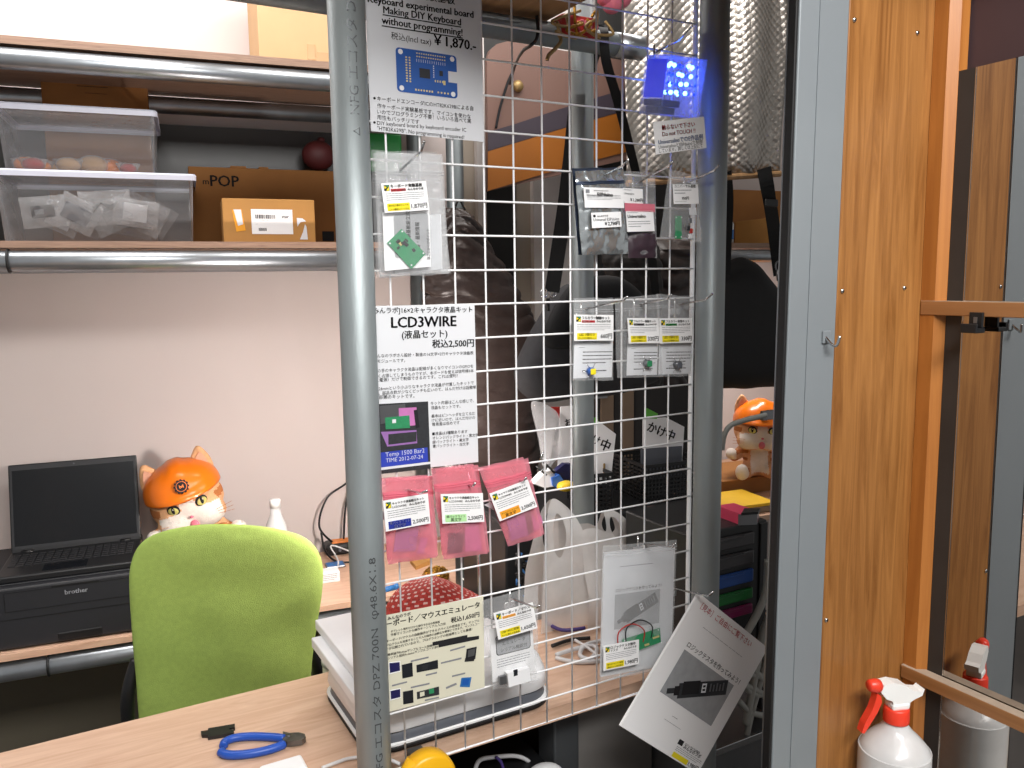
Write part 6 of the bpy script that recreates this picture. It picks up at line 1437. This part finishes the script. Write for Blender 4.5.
mb.tube(spline([onZ(x, y, TZ+.008) for x, y in ((556, 655), (575, 649), (592, 646), (597, 650), (590, 659), (580, 655), (586, 645), (604, 640), (625, 632))], 6), .0045, 'cable_white', 8)
mb.tube(spline([onZ(x, y, TZ+.004) for x, y in ((556, 658), (575, 662), (598, 661), (620, 655))], 6), .0045, 'cable_white', 8); mb.tube(spline([onZ(x, y, TZ+.01) for x, y in ((575, 640), (588, 648), (598, 656))], 6), .003, 'cable_white', 8)
solo('white_cables', mb, 'coiled white cables on the table right of the white machine', 'cables')
# things low under the table
mb = MB(); mb.tube(spline([onY(x, y, 1.25) for x, y in ((475, 770), (480, 760), (495, 757), (515, 756), (528, 761), (534, 772))], 6), .004, 'cable_white', 8)
solo('lower_cable', mb, 'white cable looping in the dark space under the grid', 'cable')
solo('purple_cable', MB().tube(spline([onY(x, y, 1.24) for x, y in ((496, 757), (501, 762), (504, 772))], 6), .003, 'cable_purple', 8), 'purple cable in the dark space under the grid', 'cable')
zbx = .80
t = thing('black_bin', 'black open bin under the table below the grid', 'bin', (.62, 1.25, 0))
part('bin_body', MB().box((.43, 1.16, .02), (.74, 1.36, .745), 'black_plastic', .01), t)
part('rim', MB().box((.422, 1.152, .742), (.748, 1.368, .76), 'black_plastic', .004), t)
solo('grey_gadget', MB().ball((onZ(545, 772, .78).x, onZ(545, 772, .78).y, .775), (.035, .028, .016), 'white_plastic', 18, 10), 'rounded grey gadget lying on the black bin', 'gadget')

# ------------------------------------------------------------------ slot at the right: drawer box, notebook, plush cat, rear rack
TBY = 1.14
tx0, tx1 = RX+.03, onY(766, 580, TBY).x; ttop = onY(745, 524, TBY).z
t = thing('drawer_box', 'black drawer box with blue, green and magenta drawers right of the right pole', 'drawer box', ((tx0+tx1)/2, TBY, TZ))
part('cabinet_body', MB().box((tx0, TBY, TZ), (tx1, TBY+.20, ttop), 'black_plastic', .004), t)
da, db = onY(722, 560, TBY).x, onY(752, 560, TBY).x
for i, (m, y0, y1) in enumerate((('drawer_grey', 534, 547), ('drawer_grey', 552, 566), ('drawer_blue', 571, 584), ('drawer_green', 590, 601), ('drawer_magenta', 606, 616))):
    a, b = onY(737, y1, TBY).z, onY(737, y0, TBY).z
    d = part('drawer', MB().box((tx0+.01, TBY-.006, a), (db, TBY+.001, b), m, .003), t, {'drawer_grey': 'dark grey drawer', 'drawer_blue': 'blue drawer', 'drawer_green': 'green drawer', 'drawer_magenta': 'magenta drawer'}[m])
    part('finger_lip', MB().box((tx0+.04, TBY-.010, b-.006), (db-.03, TBY-.005, b-.002), m, .001), d)
part('side_post', MB().box((tx1-.022, TBY-.004, TZ), (tx1-.002, TBY+.001, ttop-.004), 'black_plastic', .002), t)
a = onZ(722, 520, ttop); 
t = thing('pink_box', 'small pink and grey box with black ends on top of the drawer box', 'box', onZ(735, 520, ttop))
P_ = [onZ(716, 516, ttop), onZ(740, 525, ttop), onZ(759, 522, ttop), onZ(736, 512, ttop)]
part('pink_body', MB().prism([P_[0], P_[1], P_[1]+(P_[2]-P_[1])*.95, P_[0]+(P_[2]-P_[1])*.95], (0, 0, .022), 'pink_box'), t, 'pink side')
part('grey_end', MB().prism([onZ(x, y, ttop) for x, y in ((738, 525.5), (757, 524.5), (759, 519), (742, 519))], (0, 0, .021), 'tin_grey'), t, 'grey end')
part('black_cap', MB().prism([onZ(x, y, ttop)+V((0, 0, .021)) for x, y in ((741, 526), (758, 524.5), (760, 521), (744, 521))], (0, 0, .005), 'cable_black'), t, 'black top edge')
# stacked book and yellow notebook stand further back on a stand
RD2 = 2.60
DZ2 = .80
s2 = sz(715, 500, RD2)[0]
rk2 = thing('rear_shelving', 'rear pipe shelving with boards seen in the slot by the metal column', 'shelving', sh(2.3, RD2, 0), TH)
z2 = sz(750, 256, RD2)[1]
part('rail', MB(SHM).tube([(1.5, RD2, z2), (3.4, RD2, z2)], PR, 'rail_steel', 28), rk2)
part('shelf_board', MB(SHM).box((1.5, RD2-.012, z2+PR+.006), (3.4, WR-.02, z2+PR+.024), 'board_edge'), rk2)
part('desk_board', MB(SHM).box((1.3, RD2-.25, DZ2-.02), (3.4, WR-.02, DZ2), 'desk_wood'), rk2)
for s_ in (1.5, 3.4): part('upright', MB(SHM).lathe([(PR, 0), (PR, 2.6)], (s_, RD2+.35, 0), 'steel', 20), rk2)
zs2 = z2+PR+.024
b0, b1 = sz(741, 230, RD2+.1)[0], sz(772, 230, RD2+.1)[0]
carton('cardboard_box', b0+.12, b1+.16, RD2+.06, RD2+.30, zs2, sz(750, 217, RD2+.06)[1], 'cardboard', 'open tan cardboard box on the rear shelf beside the black strap')
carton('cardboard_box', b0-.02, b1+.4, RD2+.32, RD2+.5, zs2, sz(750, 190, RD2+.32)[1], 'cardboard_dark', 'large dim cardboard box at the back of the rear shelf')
p = sz(731, 235, RD2+.02); mb = MB(SHM).lathe([(.001, zs2), (.016, zs2), (.016, zs2+.07), (.009, zs2+.09), (.007, zs2+.10), (.001, zs2+.10)], (p[0], RD2+.03, 0), 'spray_white', 16); mb.lathe([(.0162, zs2+.015), (.0165, zs2+.016), (.0165, zs2+.05), (.0162, zs2+.051)], (p[0], RD2+.03, 0), 'pen_blue', 16)
solo('glue_bottle', mb, 'small white and blue bottle on the rear shelf left of the tan box', 'bottle')
ND = RD2-.22
zn = DZ2; p0 = sz(738, 500, ND)
for i, (m, h, nm, lb, ct) in enumerate((('book_brown', .022, 'thick_book', 'thick brown edged book lying under the yellow notebook', 'book'), ('note_yellow', .012, 'notebook', 'yellow notebook on a thick book in the slot beside the metal column', 'notebook'))):
    a, b = sz(720, 500, ND)[0], sz(776, 500, ND)[0]; zt_ = sz(750, 505, ND)[1]
    z0_ = zt_-.034+.022*i
    solo(nm, MB(SHM).box((a, ND, z0_), (b, ND+.20, z0_+h-.0005), m, .002), lb, ct)
solo('book_stand', MB(SHM).box((sz(716, 500, ND)[0], ND+.005, DZ2), (b-.01, ND+.22, zt_-.0345), 'cardboard', .003), 'brown carton under the thick book on the rear desk', 'box')
pc = onS(757, 490, RD2+.05)
zc_ = zt_+.028
cat((pc.x, pc.y, zc_), rad(-38), .94, rad(4), 'tabby plush cat with orange hard hat sitting in the slot by the metal column', roll=rad(2))
solo('carton', MB(SHM).box((sz(705, 490, RD2)[0], RD2-.02+.04, DZ2), (sz(800, 490, RD2)[0], RD2+.30, zc_-.001), 'cardboard_dark', .003), 'brown carton the slot plush cat sits on', 'box')
# grey plug and cable in front of the plush cat
t = thing('display_cable', 'grey cable with large connector in front of the slot plush cat', 'cable', onS(760, 415, 2.2))
part('cord', MB().tube(spline([onS(x, y, 2.2) for x, y in ((722, 450), (724, 436), (730, 426), (742, 421), (758, 417), (766, 415))], 6), .009, 'cable_grey', 10), t)
part('connector', MB().box(onS(763, 421, 2.2), onS(790, 409, 2.2)+V((0, .03, 0)), 'tin_grey', .004), t)
mb = MB()
for pts, r in ([(768, 560), (766, 590), (758, 612), (748, 630), (742, 640)], .0075), ([(772, 610), (763, 632), (758, 660), (752, 690), (746, 724)], .0075), ([(745, 640), (752, 665), (762, 680), (770, 690)], .007), ([(770, 645), (758, 690), (752, 712), (746, 738)], .006), ([(738, 700), (750, 712), (766, 716)], .006), ([(742, 668), (756, 676), (770, 670)], .0065), ([(740, 684), (756, 690), (770, 700)], .0065), ([(738, 660), (748, 690), (764, 694), (772, 684)], .006):
    mb.tube(spline([onY(x, y, 1.11) for x, y in pts], 6), r, 'cable_grey', 10)
solo('cable_bundle', mb, 'bundle of grey white cables hanging behind the tilted booklet', 'cables')
t = thing('metal_case', 'silver metal case low behind the tilted booklet beside the rubber strip', 'case', (1.06, 1.14, 0))
zq = onY(730, 744, 1.10).z
part('case_body', MB().box((.99, 1.10, 0), (1.30, 1.40, zq), 'tin_grey', .004), t)
part('edge_strip', MB().box((.99, 1.096, zq-.012), (1.30, 1.101, zq+.002), 'chrome', .001), t)
solo('floor_carton', MB().box((-.55, .62, 0), (.25, 1.0, .42), 'cardboard', .004), 'cardboard carton on the floor in front of the table, seen in the mirror', 'box')
# second grid on the left end of the table: the photo shows it only as a reflection in the mirror
SX = -.42
sg2 = thing('wire_grid', 'second white wire grid standing on the left table end, seen only in the mirror', 'grid panel', (SX, 1.28, TZ))
W = MB()
for k in range(1, 7): W.tube([(SX, 1.10+.05*k, TZ+.003), (SX, 1.10+.05*k, TZ+.95)], .0017, 'white_wire', 6)
for k in range(1, 19): W.tube([(SX+.0028, 1.10, TZ+.003+.05*k), (SX+.0028, 1.45, TZ+.003+.05*k)], .0017, 'white_wire', 6)
part('wires', W, sg2)
part('frame', MB().tube([(SX, 1.10, TZ+.006), (SX, 1.45, TZ+.006), (SX, 1.45, TZ+.955), (SX, 1.10, TZ+.955)], .0044, 'white_wire', 8, closed=True, smooth=False), sg2)
first = None
for r in range(5):
    for k in range(3):
        loc = V((SX+.012+.004*(k % 2), 1.16+.115*k, TZ+.16+.165*r))
        if first is None:
            first = thing('zip_bag', 'white labelled zip bag on the second wire grid, seen only in the mirror', 'zip bag', loc, 0, 'bags on the mirrored wire grid')
            part('bag_film', MB().grid(lambda u, v: (.006*math.sin(PI*u)*math.sin(PI*v), -.048+.096*u, -.07+.14*v), 8, 8, 'clear_film_dense'), first, local=True, norm=False)
            part('price_label', MB().box((-.0015, -.042, -.06), (-.0005, .042, .02), 'paper').box((.0065, -.035, -.01), (.0072, .035, .035), 'paper_white').box((.0072, -.03, -.006), (.0075, .01, .005), 'label_yellow'), first, local=True, norm=False)
        else: dup(first, loc)
